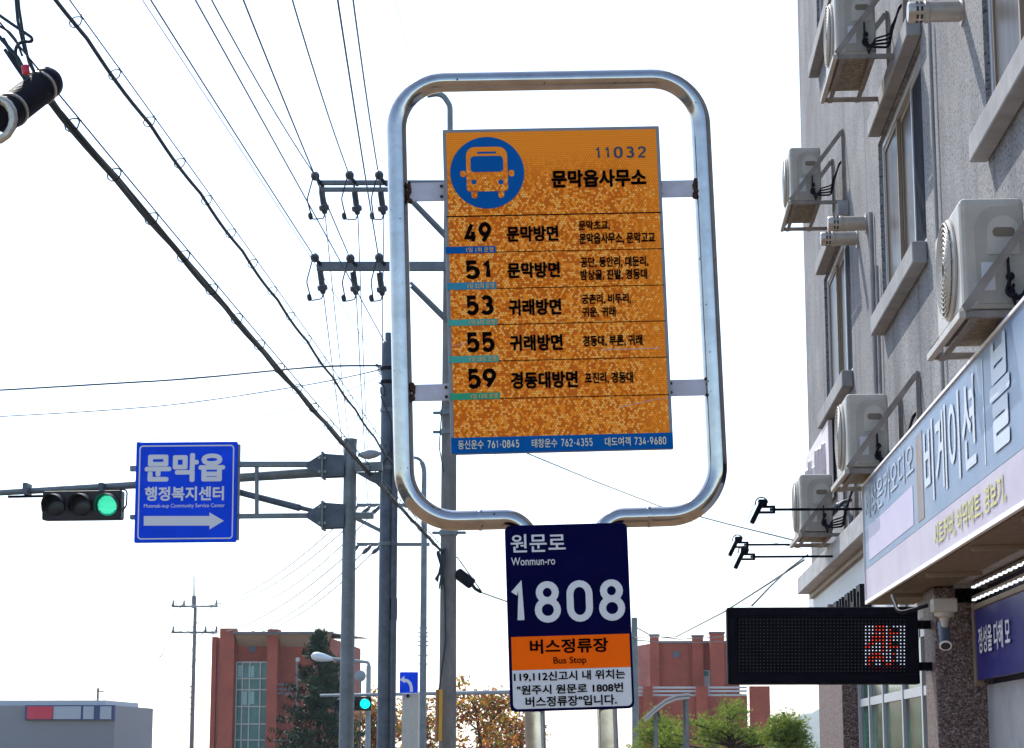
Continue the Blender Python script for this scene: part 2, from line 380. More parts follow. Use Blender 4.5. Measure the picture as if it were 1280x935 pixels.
# ------------------------------------------------------------------ mesh builder
class MB:
    def __init__(s): s.v = []; s.f = []; s.m = []
    def add(s, vs, fs, mi=0):
        o = len(s.v); s.v += [Vector(p) for p in vs]
        s.f += [tuple(i + o for i in f) for f in fs]; s.m += [mi] * len(fs); return s
    def box(s, x0, x1, y0, y1, z0, z1, mi=0):
        return s.add([(x0,y0,z0),(x1,y0,z0),(x1,y1,z0),(x0,y1,z0),(x0,y0,z1),(x1,y0,z1),(x1,y1,z1),(x0,y1,z1)],
                     [(0,3,2,1),(4,5,6,7),(0,1,5,4),(1,2,6,5),(2,3,7,6),(3,0,4,7)], mi)
    def bar(s, p0, p1, w, h, up=(0, 0, 1), mi=0):
        p0, p1 = Vector(p0), Vector(p1); d = (p1 - p0).normalized(); up = Vector(up)
        a = d.cross(up)
        if a.length < 1e-4: a = d.cross(Vector((1, 0, 0)))
        a.normalize(); b = a.cross(d); a *= w / 2; b *= h / 2
        return s.add([p0-a-b, p0+a-b, p0+a+b, p0-a+b, p1-a-b, p1+a-b, p1+a+b, p1-a+b],
                     [(0,3,2,1),(4,5,6,7),(0,1,5,4),(1,2,6,5),(2,3,7,6),(3,0,4,7)], mi)
    def tube(s, pts, r, n=8, caps=True, closed=False, mi=0):
        pts = [Vector(p) for p in pts]; k = len(pts)
        rs = r if isinstance(r, (list, tuple)) else [r] * k
        def tan(i):
            if closed: return (pts[(i+1) % k] - pts[i-1]).normalized()
            return (pts[min(i+1, k-1)] - pts[max(i-1, 0)]).normalized()
        t0 = tan(0); a = t0.cross(Vector((0, 0, 1)))
        if a.length < 1e-3: a = t0.cross(Vector((1, 0, 0)))
        a.normalize(); o = len(s.v)
        for i, p in enumerate(pts):
            t = tan(i); a = (a - t * a.dot(t)).normalized(); b = t.cross(a)
            for j in range(n):
                w = 2 * math.pi * j / n
                s.v.append(p + (a * math.cos(w) + b * math.sin(w)) * rs[i])
        for i in range(k if closed else k - 1):
            i2 = (i + 1) % k
            for j in range(n):
                j2 = (j + 1) % n
                s.f.append((o+i*n+j, o+i*n+j2, o+i2*n+j2, o+i2*n+j)); s.m.append(mi)
        if caps and not closed:
            s.f.append(tuple(o + j for j in reversed(range(n)))); s.m.append(mi)
            s.f.append(tuple(o + (k-1)*n + j for j in range(n))); s.m.append(mi)
        return s
    def lathe(s, base, axis, prof, n=12, mi=0):
        """prof: (radius, distance along the axis)"""
        base, axis = Vector(base), Vector(axis).normalized()
        return s.tube([base + axis * h for _, h in prof], [max(r, 1e-4) for r, _ in prof], n, mi=mi) if False else s._lathe(base, axis, prof, n, mi)
    def _lathe(s, base, axis, prof, n, mi):
        a = axis.cross(Vector((0, 0, 1)))
        if a.length < 1e-3: a = axis.cross(Vector((1, 0, 0)))
        a.normalize(); b = axis.cross(a); o = len(s.v); k = len(prof)
        for r, h in prof:
            for j in range(n):
                w = 2 * math.pi * j / n
                s.v.append(base + axis * h + (a * math.cos(w) + b * math.sin(w)) * max(r, 1e-4))
        for i in range(k - 1):
            for j in range(n):
                j2 = (j + 1) % n
                s.f.append((o+i*n+j, o+i*n+j2, o+(i+1)*n+j2, o+(i+1)*n+j)); s.m.append(mi)
        s.f.append(tuple(o + j for j in reversed(range(n)))); s.m.append(mi)
        s.f.append(tuple(o + (k-1)*n + j for j in range(n))); s.m.append(mi)
        return s
    def prism(s, front, back_vec, mi=0):
        """polygon (counter-clockwise seen from the front) pushed back by back_vec"""
        n = len(front); bv = Vector(back_vec); fr = [Vector(p) for p in front]
        fs = [tuple(range(n)), tuple(range(2*n-1, n-1, -1))]
        for i in range(n):
            j = (i + 1) % n; fs.append((i, i + n, j + n, j))
        return s.add(fr + [p + bv for p in fr], fs, mi)
    def build(s, name, m, parent=None, smooth=None, bevel=0, uvp=None, loc=None):
        org = Vector((0, 0, 0))
        if loc is not None: org = Vector(loc)
        elif parent is not None: org = world_loc(parent)
        me = bpy.data.meshes.new(name)
        me.from_pydata([p - org for p in s.v], [], s.f)
        for q in (m if isinstance(m, (list, tuple)) else [m]): me.materials.append(q)
        me.polygons.foreach_set('material_index', s.m)
        if uvp is not None:
            ul = me.uv_layers.new(name='UVMap')
            for l in me.loops:
                d = s.v[l.vertex_index] - uvp.o
                ul.data[l.index].uv = (d.dot(uvp.u), d.dot(uvp.v))
        me.update()
        ob = bpy.data.objects.new(name, me); COL.objects.link(ob)
        if parent is not None:
            ob.parent = parent
            if loc is not None: ob.location = org - world_loc(parent)
        elif loc is not None: ob.location = org
        if smooth:
            me.shade_smooth()
            try: me.set_sharp_from_angle(angle=R(smooth))
            except Exception: pass
        if bevel:
            b = ob.modifiers.new('bevel', 'BEVEL'); b.width = bevel; b.segments = 2; b.limit_method = 'ANGLE'; b.angle_limit = R(40)
        return ob

def world_loc(o):
    p = Vector((0, 0, 0))
    while o is not None:
        p = p + o.location; o = o.parent
    return p

def tag(o, label=None, cat=None, group=None, kind=None):
    if label: o['label'] = label
    if cat: o['category'] = cat
    if group: o['group'] = group
    if kind: o['kind'] = kind
    return o
def thing(name, label, cat, loc, group=None):
    o = bpy.data.objects.new(name, None); COL.objects.link(o); o.location = loc; o.empty_display_size = .2
    return tag(o, label, cat, group)
def kids(o): return [c for c in bpy.data.objects if c.parent == o]
def copy_tree(o, parent=None):
    c = o.copy(); COL.objects.link(c)
    if parent is not None: c.parent = parent; c.matrix_parent_inverse = Matrix()
    for ch in kids(o): copy_tree(ch, c)
    return c

class Plane:
    """a flat sign: origin, right, up, outward normal"""
    def __init__(s, o, yaw=0.0, roll=0.0, u=None, v=None):
        s.o = Vector(o)
        if u is None:
            h = Vector((math.cos(yaw), math.sin(yaw), 0)); w = Vector((0, 0, 1))
            s.u = h * math.cos(roll) + w * math.sin(roll); s.v = w * math.cos(roll) - h * math.sin(roll)
        else: s.u = Vector(u).normalized(); s.v = Vector(v).normalized()
        s.n = s.u.cross(s.v)
    def P(s, a, b, h=0.0): return s.o + s.u * a + s.v * b + s.n * h
    def loc(s, px, py):
        d = ray(px, py); t = (s.o - CAM).dot(s.n) / d.dot(s.n); q = CAM + d * t - s.o
        return q.dot(s.u), q.dot(s.v)
    def bbox(s, x0, x1, y0, y1):
        xm, ym = (x0 + x1) / 2, (y0 + y1) / 2
        return s.loc(x0, ym)[0], s.loc(x1, ym)[0], s.loc(xm, y1)[1], s.loc(xm, y0)[1]

def rrect(x0, x1, y0, y1, r, n=6):
    rs = r if isinstance(r, (list, tuple)) else (r, r, r, r)      # bl, br, tr, tl
    out = []
    for (cx, cy, a0, q) in ((x0, y0, 180, rs[0]), (x1, y0, 270, rs[1]), (x1, y1, 0, rs[2]), (x0, y1, 90, rs[3])):
        mx = cx + (q if cx == x0 else -q); my = cy + (q if cy == y0 else -q)
        if q <= 0: out.append((cx, cy)); continue
        for i in range(n + 1):
            a = R(a0 + 90 * i / n); out.append((mx + q * math.cos(a), my + q * math.sin(a)))
    return out
def circ(cx, cy, r, n=40): return [(cx + r * math.cos(2*math.pi*i/n), cy + r * math.sin(2*math.pi*i/n)) for i in range(n)]

def sheet(name, pl, poly, h, th, m, parent, uv=False, bevel=0, label=None):
    b = MB(); b.prism([pl.P(x, y, h) for x, y in poly], -pl.n * th)
    o = b.build(name, m, parent, uvp=pl if uv else None, bevel=bevel)
    if label: o['label'] = label
    return o

# ---- lettering: Hangul and Latin from Blender's built-in face, numerals as round-cornered strokes
def glyph_mesh(body, bold):
    c = bpy.data.curves.new('lettering', 'FONT'); c.body = body; c.resolution_u = 3
    o = bpy.data.objects.new('lettering', c); COL.objects.link(o)
    dg = bpy.context.evaluated_depsgraph_get()
    me = bpy.data.meshes.new_from_object(o.evaluated_get(dg))
    vs = [(v.co.x, v.co.y) for v in me.vertices]; fs = [tuple(p.vertices) for p in me.polygons]
    bpy.data.objects.remove(o); bpy.data.curves.remove(c); bpy.data.meshes.remove(me)
    ly = [0] * len(vs)
    if bold > 0:                                      # heavier strokes: the outline swept round a small circle
        v0, f0, n0 = list(vs), list(fs), len(vs)
        for k in range(8):
            dx, dy = bold * math.cos(k * math.pi / 4), bold * math.sin(k * math.pi / 4); o_ = len(vs)
            vs += [(x + dx, y + dy) for x, y in v0]; fs += [tuple(i + o_ for i in f) for f in f0]; ly += [(k + 1) / 3] * n0
    return vs, fs, ly
def arc(cx, cy, rx, ry, a0, a1, n=10): return [(cx + rx * math.cos(R(a0 + (a1-a0)*i/n)), cy + ry * math.sin(R(a0 + (a1-a0)*i/n))) for i in range(n + 1)]
DIG = {
 '0': [('c', arc(.5, .70, .5, .30, 0, 180) + arc(.5, .30, .5, .30, 180, 360))],
 '1': [('o', [(.10, .76), (.62, 1.0), (.62, 0)])],
 '2': [('o', arc(.5, .72, .47, .28, 170, -25) + [(.02, 0), (1, 0)])],
 '3': [('o', arc(.46, .755, .44, .245, 150, -80) + [(.40, .51)]), ('o', [(.40, .51)] + arc(.46, .27, .52, .27, 75, -150))],
 '4': [('o', [(.62, 1), (.0, .24), (1, .24)]), ('o', [(.74, .58), (.74, 0)])],
 '5': [('o', [(.90, 1), (.14, 1), (.08, .50)] + arc(.48, .32, .50, .32, 140, -150))],
 '6': [('c', arc(.5, .30, .48, .30, 0, 360, 20)[:-1]), ('o', [(.70, 1), (.10, .46)])],
 '7': [('o', [(0, 1), (1, 1), (.32, 0)])],
 '8': [('c', arc(.5, .77, .42, .23, 0, 360, 18)[:-1]), ('c', arc(.5, .27, .5, .27, 0, 360, 20)[:-1])],
 '9': [('c', arc(.5, .70, .48, .30, 0, 360, 20)[:-1]), ('o', [(.30, 0), (.90, .54)])],
 '-': [('o', [(.05, .42), (.95, .42)])],
}
def ribbon(pts, t, closed):
    k = len(pts); P = [Vector(p) for p in pts]; vs = []
    for i in range(k):
        a = P[i] - P[i-1] if (closed or i > 0) else P[i+1] - P[i]
        b = P[(i+1) % k] - P[i] if (closed or i < k-1) else a
        a.normalize(); b.normalize()
        na, nb = Vector((-a.y, a.x)), Vector((-b.y, b.x)); n = na + nb
        if n.length < 1e-3: n = na
        n.normalize(); n *= min(1.6, 1 / max(.3, n.dot(na))) * t / 2
        vs += [tuple(P[i] + n), tuple(P[i] - n)]
    fs = [(2*i, 2*i+1, 2*((i+1) % k)+1, 2*((i+1) % k)) for i in range(k if closed else k-1)]
    return vs, fs
def digits_mesh(body, t, w, gap):
    """strokes drawn at height 1; returns (vs, fs, layer)"""
    vs, fs, ly = [], [], []; x = 0
    for ch in body:
        if ch == ' ': x += w * .6; continue
        cw = w * (.62 if ch in '-' else (.72 if ch == '1' else 1))
        for li, (kind, pts) in enumerate(DIG[ch]):
            q = [(x + t/2 + px * (cw - t), t/2 + py * (1 - t)) for px, py in pts]
            v2, f2 = ribbon(q, t, kind == 'c'); o = len(vs)
            vs += v2; fs += [tuple(i + o for i in f) for f in f2]; ly += [li] * len(v2)
        x += cw + gap
    return vs, fs, ly

def letters(name, body, pl, box, h, m, parent, bold=.0, numerals=False, t=.17, w=.56, gap=.10, label=None):
    """lettering filling box = (a0, a1, b0, b1) of a sign plane, standing h proud of it"""
    if numerals: vs, fs, ly = digits_mesh(body, t, w, gap)
    else: vs, fs, ly = glyph_mesh(body, bold)
    xs = [p[0] for p in vs]; ys = [p[1] for p in vs]
    a0, a1, b0, b1 = box
    sx = (a1 - a0) / (max(xs) - min(xs)); sy = (b1 - b0) / (max(ys) - min(ys))
    b = MB(); b.add([pl.P(a0 + (x - min(xs)) * sx, b0 + (y - min(ys)) * sy, h + l * .0003) for (x, y), l in zip(vs, ly)], fs)
    o = b.build(name, m, parent)
    if label: o['label'] = label
    return o

def smooth_path(pts, radii, n=8):
    """polyline with rounded corners"""
    P = [Vector(p) for p in pts]; out = [P[0]]
    for i in range(1, len(P) - 1):
        a = (P[i-1] - P[i]).normalized(); b = (P[i+1] - P[i]).normalized(); r = radii[i-1]
        ang = a.angle(b)
        if ang > math.pi - .03: out.append(P[i]); continue
        d = min(r / math.tan(ang / 2), (P[i-1]-P[i]).length * .5, (P[i+1]-P[i]).length * .5)
        p0, p1 = P[i] + a * d, P[i] + b * d; bis = (a + b).normalized(); rr = d * math.tan(ang / 2)
        c = P[i] + bis * (rr / math.sin(ang / 2))
        v0, v1 = p0 - c, p1 - c; tot = v0.angle(v1)
        for k in range(n + 1):
            f = k / n
            out.append(c + (v0 * math.sin((1-f)*tot) + v1 * math.sin(f*tot)) / math.sin(tot))
    out.append(P[-1]); return out

# ================================================================== SETTING: ground, road, hills
def struct(name, b, m): return tag(b.build(name, m), kind='structure')
g = MB(); g.add([(-4000,-600,-.03),(4000,-600,-.03),(4000,5000,-.03),(-4000,5000,-.03)], [(0,1,2,3)]); struct('ground', g, M['ground'])
g = MB(); g.add([(-15.2,-60,.0),(-5.0,-60,.0),(-5.0,420,.0),(-15.2,420,.0)], [(0,1,2,3)]); struct('road', g, M['asphalt'])
g = MB(); g.add([(-90,41,.004),(90,41,.004),(90,49,.004),(-90,49,.004)], [(0,1,2,3)]); struct('side_road', g, M['asphalt'])
g = MB()
g.box(-4.84, 12, -20, 40.8, -.02, .13); g.box(-4.84, 30, 49.2, 420, -.02, .13)
struct('pavement', g, M['paving'])
g = MB()
for y0, y1 in ((-20, 40.8), (49.2, 420)): g.box(-5.0, -4.84, y0, y1, -.02, .14)
struct('kerb', g, M['kerb'])
g = MB(); g.box(-30, -15.3, -60, 40.5, -.02, .12); g.box(-30, -15.3, 49.5, 420, -.02, .12); struct('far_pavement', g, M['paving'])
g = MB()
for x in (-10.1, -9.9): g.add([(x-.06,-60,.008),(x+.06,-60,.008),(x+.06,40,.008),(x-.06,40,.008)], [(0,1,2,3)])
struct('road_marking', g, M['paint_y'])
def hill(px0, px1, ptop, Y, seed):
    rnd = random.Random(seed); b = MB(); n = 48; x0 = at(px0, 930, Y).x; x1 = at(px1, 930, Y).x; H = at(700, ptop, Y).z
    rows = 10; vs = []
    for j in range(rows + 1):
        f = j / rows
        for i in range(n + 1):
            t = i / n
            pr = math.sin(math.pi * t) ** .8 * (.75 + .2 * math.sin(t * 9 + seed) + .08 * math.sin(t * 23))
            vs.append((x0 + (x1 - x0) * t, Y + f * 900, -2 + H * pr * math.sin(math.pi * f / 1.0 * .5 + 0.0) + rnd.uniform(-4, 4) * (f > 0)))
    b.add(vs, [(j*(n+1)+i, j*(n+1)+i+1, (j+1)*(n+1)+i+1, (j+1)*(n+1)+i) for j in range(rows) for i in range(n)])
    return struct('hill', b, M['hill'])
hill(930, 1420, 846, 2300, 3)

# the morning air: far hills fade to pale blue
hm = bpy.data.materials.new('haze'); hm.use_nodes = True
t_ = hm.node_tree; t_.nodes.clear()
o_ = t_.nodes.new('ShaderNodeOutputMaterial'); v_ = t_.nodes.new('ShaderNodeVolumePrincipled')
v_.inputs['Color'].default_value = (.85, .90, 1, 1); v_.inputs['Density'].default_value = .00018; v_.inputs['Anisotropy'].default_value = .2
t_.links.new(v_.outputs[0], o_.inputs['Volume'])
tag(MB().box(-4100, 4100, -700, 5100, -8, 420).build('haze', hm), kind='stuff')

# ================================================================== CONCRETE BUILDING on the right
W, SF = 2.30, 2.18                                  # wall face, face of the sills
BY0, BY1, BH = 5.2, 27.3, 13.4
bld = thing('concrete_building', 'grey speckled stucco building lining the right side of the street', 'building', (7, 16, 0))
WIN = [(10.15, 13.1), (15.95, 18.85), (21.6, 24.55)]
ROWS = [(5.49, 7.12), (9.83, 11.45)]
ys = sorted({BY0, BY1, *[y for w in WIN for y in w]}); zs = sorted({2.80, BH, *[z for r in ROWS for z in r]})
b = MB()
for i in range(len(ys) - 1):
    for j in range(len(zs) - 1):
        if (ys[i], ys[i+1]) in WIN and (zs[j], zs[j+1]) in ROWS: continue
        b.add([(W,ys[i],zs[j]),(W,ys[i],zs[j+1]),(W,ys[i+1],zs[j+1]),(W,ys[i+1],zs[j])], [(0,1,2,3)])
for (a0, a1) in WIN:
    for (c0, c1) in ROWS:
        q = [(a0,c0),(a1,c0),(a1,c1),(a0,c1)]
        for k in range(4):
            (p, r), (p2, r2) = q[k], q[(k+1) % 4]
            b.add([(W,p,r),(W,p2,r2),(W+.2,p2,r2),(W+.2,p,r)], [(0,1,2,3)])
b.add([(W,BY1,2.8),(W,BY1,BH),(12,BY1,BH),(12,BY1,2.8)], [(0,1,2,3)])
b.add([(W,BY0,2.8),(12,BY0,2.8),(12,BY0,BH),(W,BY0,BH)], [(0,1,2,3)])
b.add([(12,BY0,0),(12,BY1,0),(12,BY1,BH),(12,BY0,BH)], [(0,1,2,3)])
b.add([(2.52,BY1,0),(2.52,BY1,2.8),(12,BY1,2.8),(12,BY1,0)], [(0,1,2,3)])
b.add([(2.52,BY0,0),(12,BY0,0),(12,BY0,2.8),(2.52,BY0,2.8)], [(0,1,2,3)])
b.build('wall', M['stucco'], bld)
MB().box(2.36, 11.9, BY0 + .1, BY1 - .1, BH - .3, BH - .05).build('roof', M['roof_metal'], bld)
for (a0, a1) in WIN:
    for r, (c0, c1) in enumerate(ROWS):
        MB().box(SF, W - .002, a0 - .02, a1 + .02, c0 - .18, c0 - .005).build('sill', M['sillc'], bld, bevel=.012)
        MB().box(SF, W - .002, a0 - .12, a1 - .22, c1 + .005, c1 + .17).build('lintel', M['sillc'], bld, bevel=.012)
        x = W + .035; fr = MB(); t = .06
        fr.box(x, x+.09, a0, a0+t, c0, c1); fr.box(x, x+.09, a1-t, a1, c0, c1)
        fr.box(x, x+.09, a0+t, a1-t, c0, c0+t); fr.box(x, x+.09, a0+t, a1-t, c1-t, c1)
        wf = fr.build('window', M['alu_frame'], bld, bevel=.006)
        n = 3; wd_ = (a1 - a0 - 2*t) / n
        for k in range(n):
            s0 = a0 + t + k * wd_; xx = x + .012 + .034 * (k % 2); q = .045
            sb = MB()
            sb.box(xx, xx+.03, s0+.002, s0+q, c0+t+.002, c1-t-.002); sb.box(xx, xx+.03, s0+wd_-q, s0+wd_-.002, c0+t+.002, c1-t-.002)
            sb.box(xx, xx+.03, s0+q, s0+wd_-q, c0+t+.002, c0+t+q); sb.box(xx, xx+.03, s0+q, s0+wd_-q, c1-t-q, c1-t-.002)
            sb.build('sash', M['wood_frame'] if k else M['alu_frame'], wf)
            MB().box(xx+.012, xx+.018, s0+q, s0+wd_-q, c0+t+q, c1-t-q).build('pane', M['matte_pane'] if k == 0 else M['pane_reflection'], wf)
# storefront level
MB().box(2.305, 2.56, 15.3, BY1 - .01, 2.62, 2.797).build('beam', M['beam'], bld, bevel=.01)
MB().box(2.305, 2.60, BY0, 15.295, 2.76, 2.797).build('beam', M['beam'], bld, bevel=.008)
MB().box(2.56, 2.60, BY0, 15.29, 2.05, 2.757).build('soffit_panel', M['dark_soffit'], bld)
MB().box(2.52, 2.60, BY0, 15.3, 0.13, 2.04).build('shopfront_panel', M['beam'], bld)
MB().box(2.16, 2.60, 15.3, 15.86, .13, 2.745).build('pillar', M['granite'], bld, bevel=.01)
MB().box(2.20, 2.60, 22.7, 25.6, .13, 2.615).build('pillar', M['granite'], bld, bevel=.01)
sf = MB()
for y in (15.9, 17.6, 18.9, 20.4, 21.6, 22.6): sf.box(2.36, 2.44, y - .04, y + .04, .13, 2.615)
sf.box(2.36, 2.44, 15.94, 22.56, 2.50, 2.614); sf.box(2.37, 2.43, 15.94, 22.56, 2.02, 2.10)
sfo = sf.build('shopfront_frame', M['alu_frame'], bld)
for y0, y1 in ((15.9, 17.6), (17.6, 18.9), (18.9, 20.4), (20.4, 21.6), (21.6, 22.6)):
    MB().box(2.39, 2.41, y0 + .041, y1 - .041, .13, 2.019).build('pane', M['glass_green'], sfo)
    MB().box(2.39, 2.41, y0 + .041, y1 - .041, 2.101, 2.499).build('pane', M['glass_green'], sfo)
MB().box(2.36, 2.44, 25.7, 27.2, .13, 2.615).build('shutter', M['alu_frame'], bld)
# pale fascia wall and metal ledge further along
MB().box(2.24, 2.297, 17.9, 27.2, 2.70, 3.49).build('cladding', M['pale_panel'], bld, bevel=.006)
lb = MB(); yy = 17.9
for k in range(8): lb.box(2.05, 2.297, yy, yy + 1.065, 3.50, 3.70); yy += 1.08
lb.build('ledge', M['ledge'], bld, bevel=.008)
MB().box(2.19, 2.238, 17.9, 26.5, 3.44, 3.495).build('ledge_trim', M['bronze'], bld)
# conduits and pipes running down the wall
for y, z0, z1, r in ((19.35, 3.72, 6.6, .022), (19.0, 3.72, 6.0, .016), (15.2, 3.75, 7.0, .014)):
    MB().tube([(W-.03, y, z0), (W-.03, y, z1)], r, 8).build('conduit', M['sillc'], bld, smooth=40)

# ---- shop fascia sign
FX = 1.90
fs_ = thing('shop_sign', 'long faded blue and lavender shop sign box over the pavement on the right', 'sign', (FX, 12.9, 2.75))
FY0, FY1, FZ0, FZ1 = 8.4, 17.33, 2.755, 3.745
MB().box(FX + .012, 2.285, FY0, FY1, FZ0 + .012, FZ1 - .006).build('box', M['fascia_edge'], fs_, bevel=.006)
fp = Plane((FX, 0, 0), u=(0, -1, 0), v=(0, 0, 1))          # normal faces the street
def fsheet(name, y_far, y_near, z0, z1, h, m): return sheet(name, fp, [(-y_far, z0), (-y_near, z0), (-y_near, z1), (-y_far, z1)], h, .004, m, fs_)
fsheet('face', FY1 - .01, FY0 + .01, 3.04, FZ1 - .02, .0, M['fascia'])
fsheet('lower_band', FY1 - .01, FY0 + .01, FZ0 + .03, 3.037, .0, M['fascia_lav'])
e = MB(); e.box(FX - .012, FX + .010, FY0, FY1, FZ1 - .018, FZ1); e.box(FX - .012, FX + .010, FY0, FY1, FZ0, FZ0 + .028)
e.box(FX - .012, FX + .010, FY1 - .008, FY1, FZ0 + .028, FZ1 - .018); e.build('edge_trim', M['fascia_edge'], fs_)
fsheet('pink_panel', 17.0, 14.25, 3.09, 3.36, .003, M['fascia_pink'])
fsheet('rust_stain', 14.02, 13.72, 3.08, 3.66, .003, M['fascia_rust'])
letters('lettering', '세상은카오디오', fp, (-17.2, -14.15, 3.42, 3.66), .006, M['fascia_faint'], fs_, .004)
letters('lettering', '비게이션', fp, (-13.62, -11.55, 3.14, 3.66), .006, M['fascia_white'], fs_, .015)
fsheet('divider', 11.29, 11.26, 3.10, 3.68, .003, M['fascia_white'])
letters('lettering', '블', fp, (-11.05, -10.45, 3.12, 3.70), .006, M['fascia_white'], fs_, .03)
letters('lettering', '시트커버, 바닥매트, 경보기,', fp, (-13.3, -10.7, 2.83, 2.99), .006, M['fascia_yellow'], fs_, .02)
un = MB(); un.box(FX + .03, 2.28, FY0 + .03, FY1 - .03, FZ0 - .004, FZ0 + .010); un.build('underside', M['soffit'], fs_)
for y in (16.1, 14.1, 12.2, 10.6):
    MB().bar((FX + .05, y, FZ0 - .02), (2.30, y - .12, FZ0 - .02), .03, .03).build('support_strut', M['bronze'], fs_)

# ---- deep blue banner board under the sign, with light strips above it
bb = thing('banner_board', 'deep blue board with white lettering under the shop sign', 'sign', (2.44, 13, 2.06))
bp_ = Plane((2.42, 0, 0), u=(0, -1, 0), v=(0, 0, 1))
MB().box(2.425, 2.47, 9.0, 15.12, 2.07, 2.56).build('board', M['blue_board'], bb)
e = MB(); e.box(2.41, 2.475, 15.12, 15.19, 2.03, 2.62); e.box(2.41, 2.475, 9.0, 15.12, 2.562, 2.60); e.build('frame', M['bronze'], bb, bevel=.005)
letters('lettering', '정성을 다해 모', bp_, (-14.93, -13.68, 2.245, 2.43), .008, M['road_white'], bb, .02)
for k, (x, z) in enumerate(((2.40, 2.665), (2.40, 2.755))):
    ls = thing('light_strip', ('white dotted light strip along the lower rail above the blue banner board', 'white dotted light strip on the upper rail under the soffit')[k], 'lamp', (x, 12.5, z - .03), 'light strips under the shop sign')
    MB().box(x - .015, x + .015, 9.6, 15.0, z - .03, z - .012).build('rail', M['bronze'], ls)
    d = MB()
    for i in range(30):
        y = 14.95 - i * .18
        d.box(x - .015, x + .010, y - .032, y + .032, z - .043, z - .031)
    d.build('diodes', M['strip'], ls)

# ---- round-the-corner items on the wall
pb = thing('notice_board', 'faded cream and pink board fixed to the far end of the grey wall', 'sign', (2.24, 25.4, 4.6))
MB().box(2.22, 2.27, 23.7, 26.95, 4.40, 5.29).build('board', M['pink_board'], pb, bevel=.004)
pp = Plane((2.22, 0, 0), u=(0, -1, 0), v=(0, 0, 1))
st = MB()
for i, (y, z0, z1) in enumerate(((26.6,4.6,5.1),(26.1,4.7,5.15),(25.6,4.6,5.0),(25.1,4.65,5.15),(24.6,4.6,5.1),(24.2,4.6,5.1))):
    st.tube([(2.216, y + .12*math.cos(a*.7), (z0+z1)/2 + (z1-z0)/2*math.sin(a*.7)) for a in range(9)], .03, 4, closed=True)
st.build('faded_lettering', M['pink_text'], pb)
# black channel letters under the ledge
for k, (y, h, zc, nm) in enumerate(((18.75, .50, 3.17, 0), (20.15, .30, 2.98, 1), (20.75, .30, 2.98, 2), (21.3, .30, 2.98, 1), (21.9, .30, 2.98, 2), (22.5, .30, 2.98, 1), (23.3, .36, 2.98, 0))):
    cl = thing('channel_letter', ['large white rimmed black ring letter beside the shop sign end', 'first black upright letter after the ring on the pale wall', 'second black upright letter on the pale wall under the ledge', 'third black upright letter on the pale wall under the ledge', 'fourth black upright letter on the pale wall under the ledge', 'fifth black upright letter on the pale wall under the ledge', 'smaller black ring letter at the far end of the pale wall'][k], 'letter', (2.2, y, zc - h/2), 'black raised letters on the pale wall')
    q = MB(); xf, xb = 2.13, 2.235
    if nm == 0:
        o_, i_ = circ(y, zc, h/2, 28), circ(y, zc, h/2*.62, 28)
        vs = [(xf, a, c * 1.0) for a, c in o_] + [(xf, a, c) for a, c in i_] + [(xb, a, c) for a, c in o_] + [(xb, a, c) for a, c in i_]
        n = 28; fs = []
        for i in range(n):
            j = (i + 1) % n; fs += [(i, j, n+j, n+i), (2*n+i, 3*n+i, 3*n+j, 2*n+j), (i, 2*n+i, 2*n+j, j), (n+i, n+j, 3*n+j, 3*n+i)]
        q.add(vs, fs)
    else:
        q.box(xf, xb, y - .17, y - .10, zc - h/2, zc + h/2); q.box(xf, xb, y + .10, y + .17, zc - h/2, zc + h/2)
        q.box(xf + .002, xb - .002, y - .099, y + .099, zc + (h*.30 if nm == 1 else -.03), zc + (h*.5 if nm == 1 else .03))
    q.build('letter_body', M['black'], cl)
    if k == 0:
        ring = MB(); ring.tube([(xf - .004, y + h/2*.98*math.cos(2*math.pi*i/32), zc + h/2*.98*math.sin(2*math.pi*i/32)) for i in range(32)], .028, 6, closed=True)
        ring.build('rim', M['fascia_edge'], cl, smooth=60)

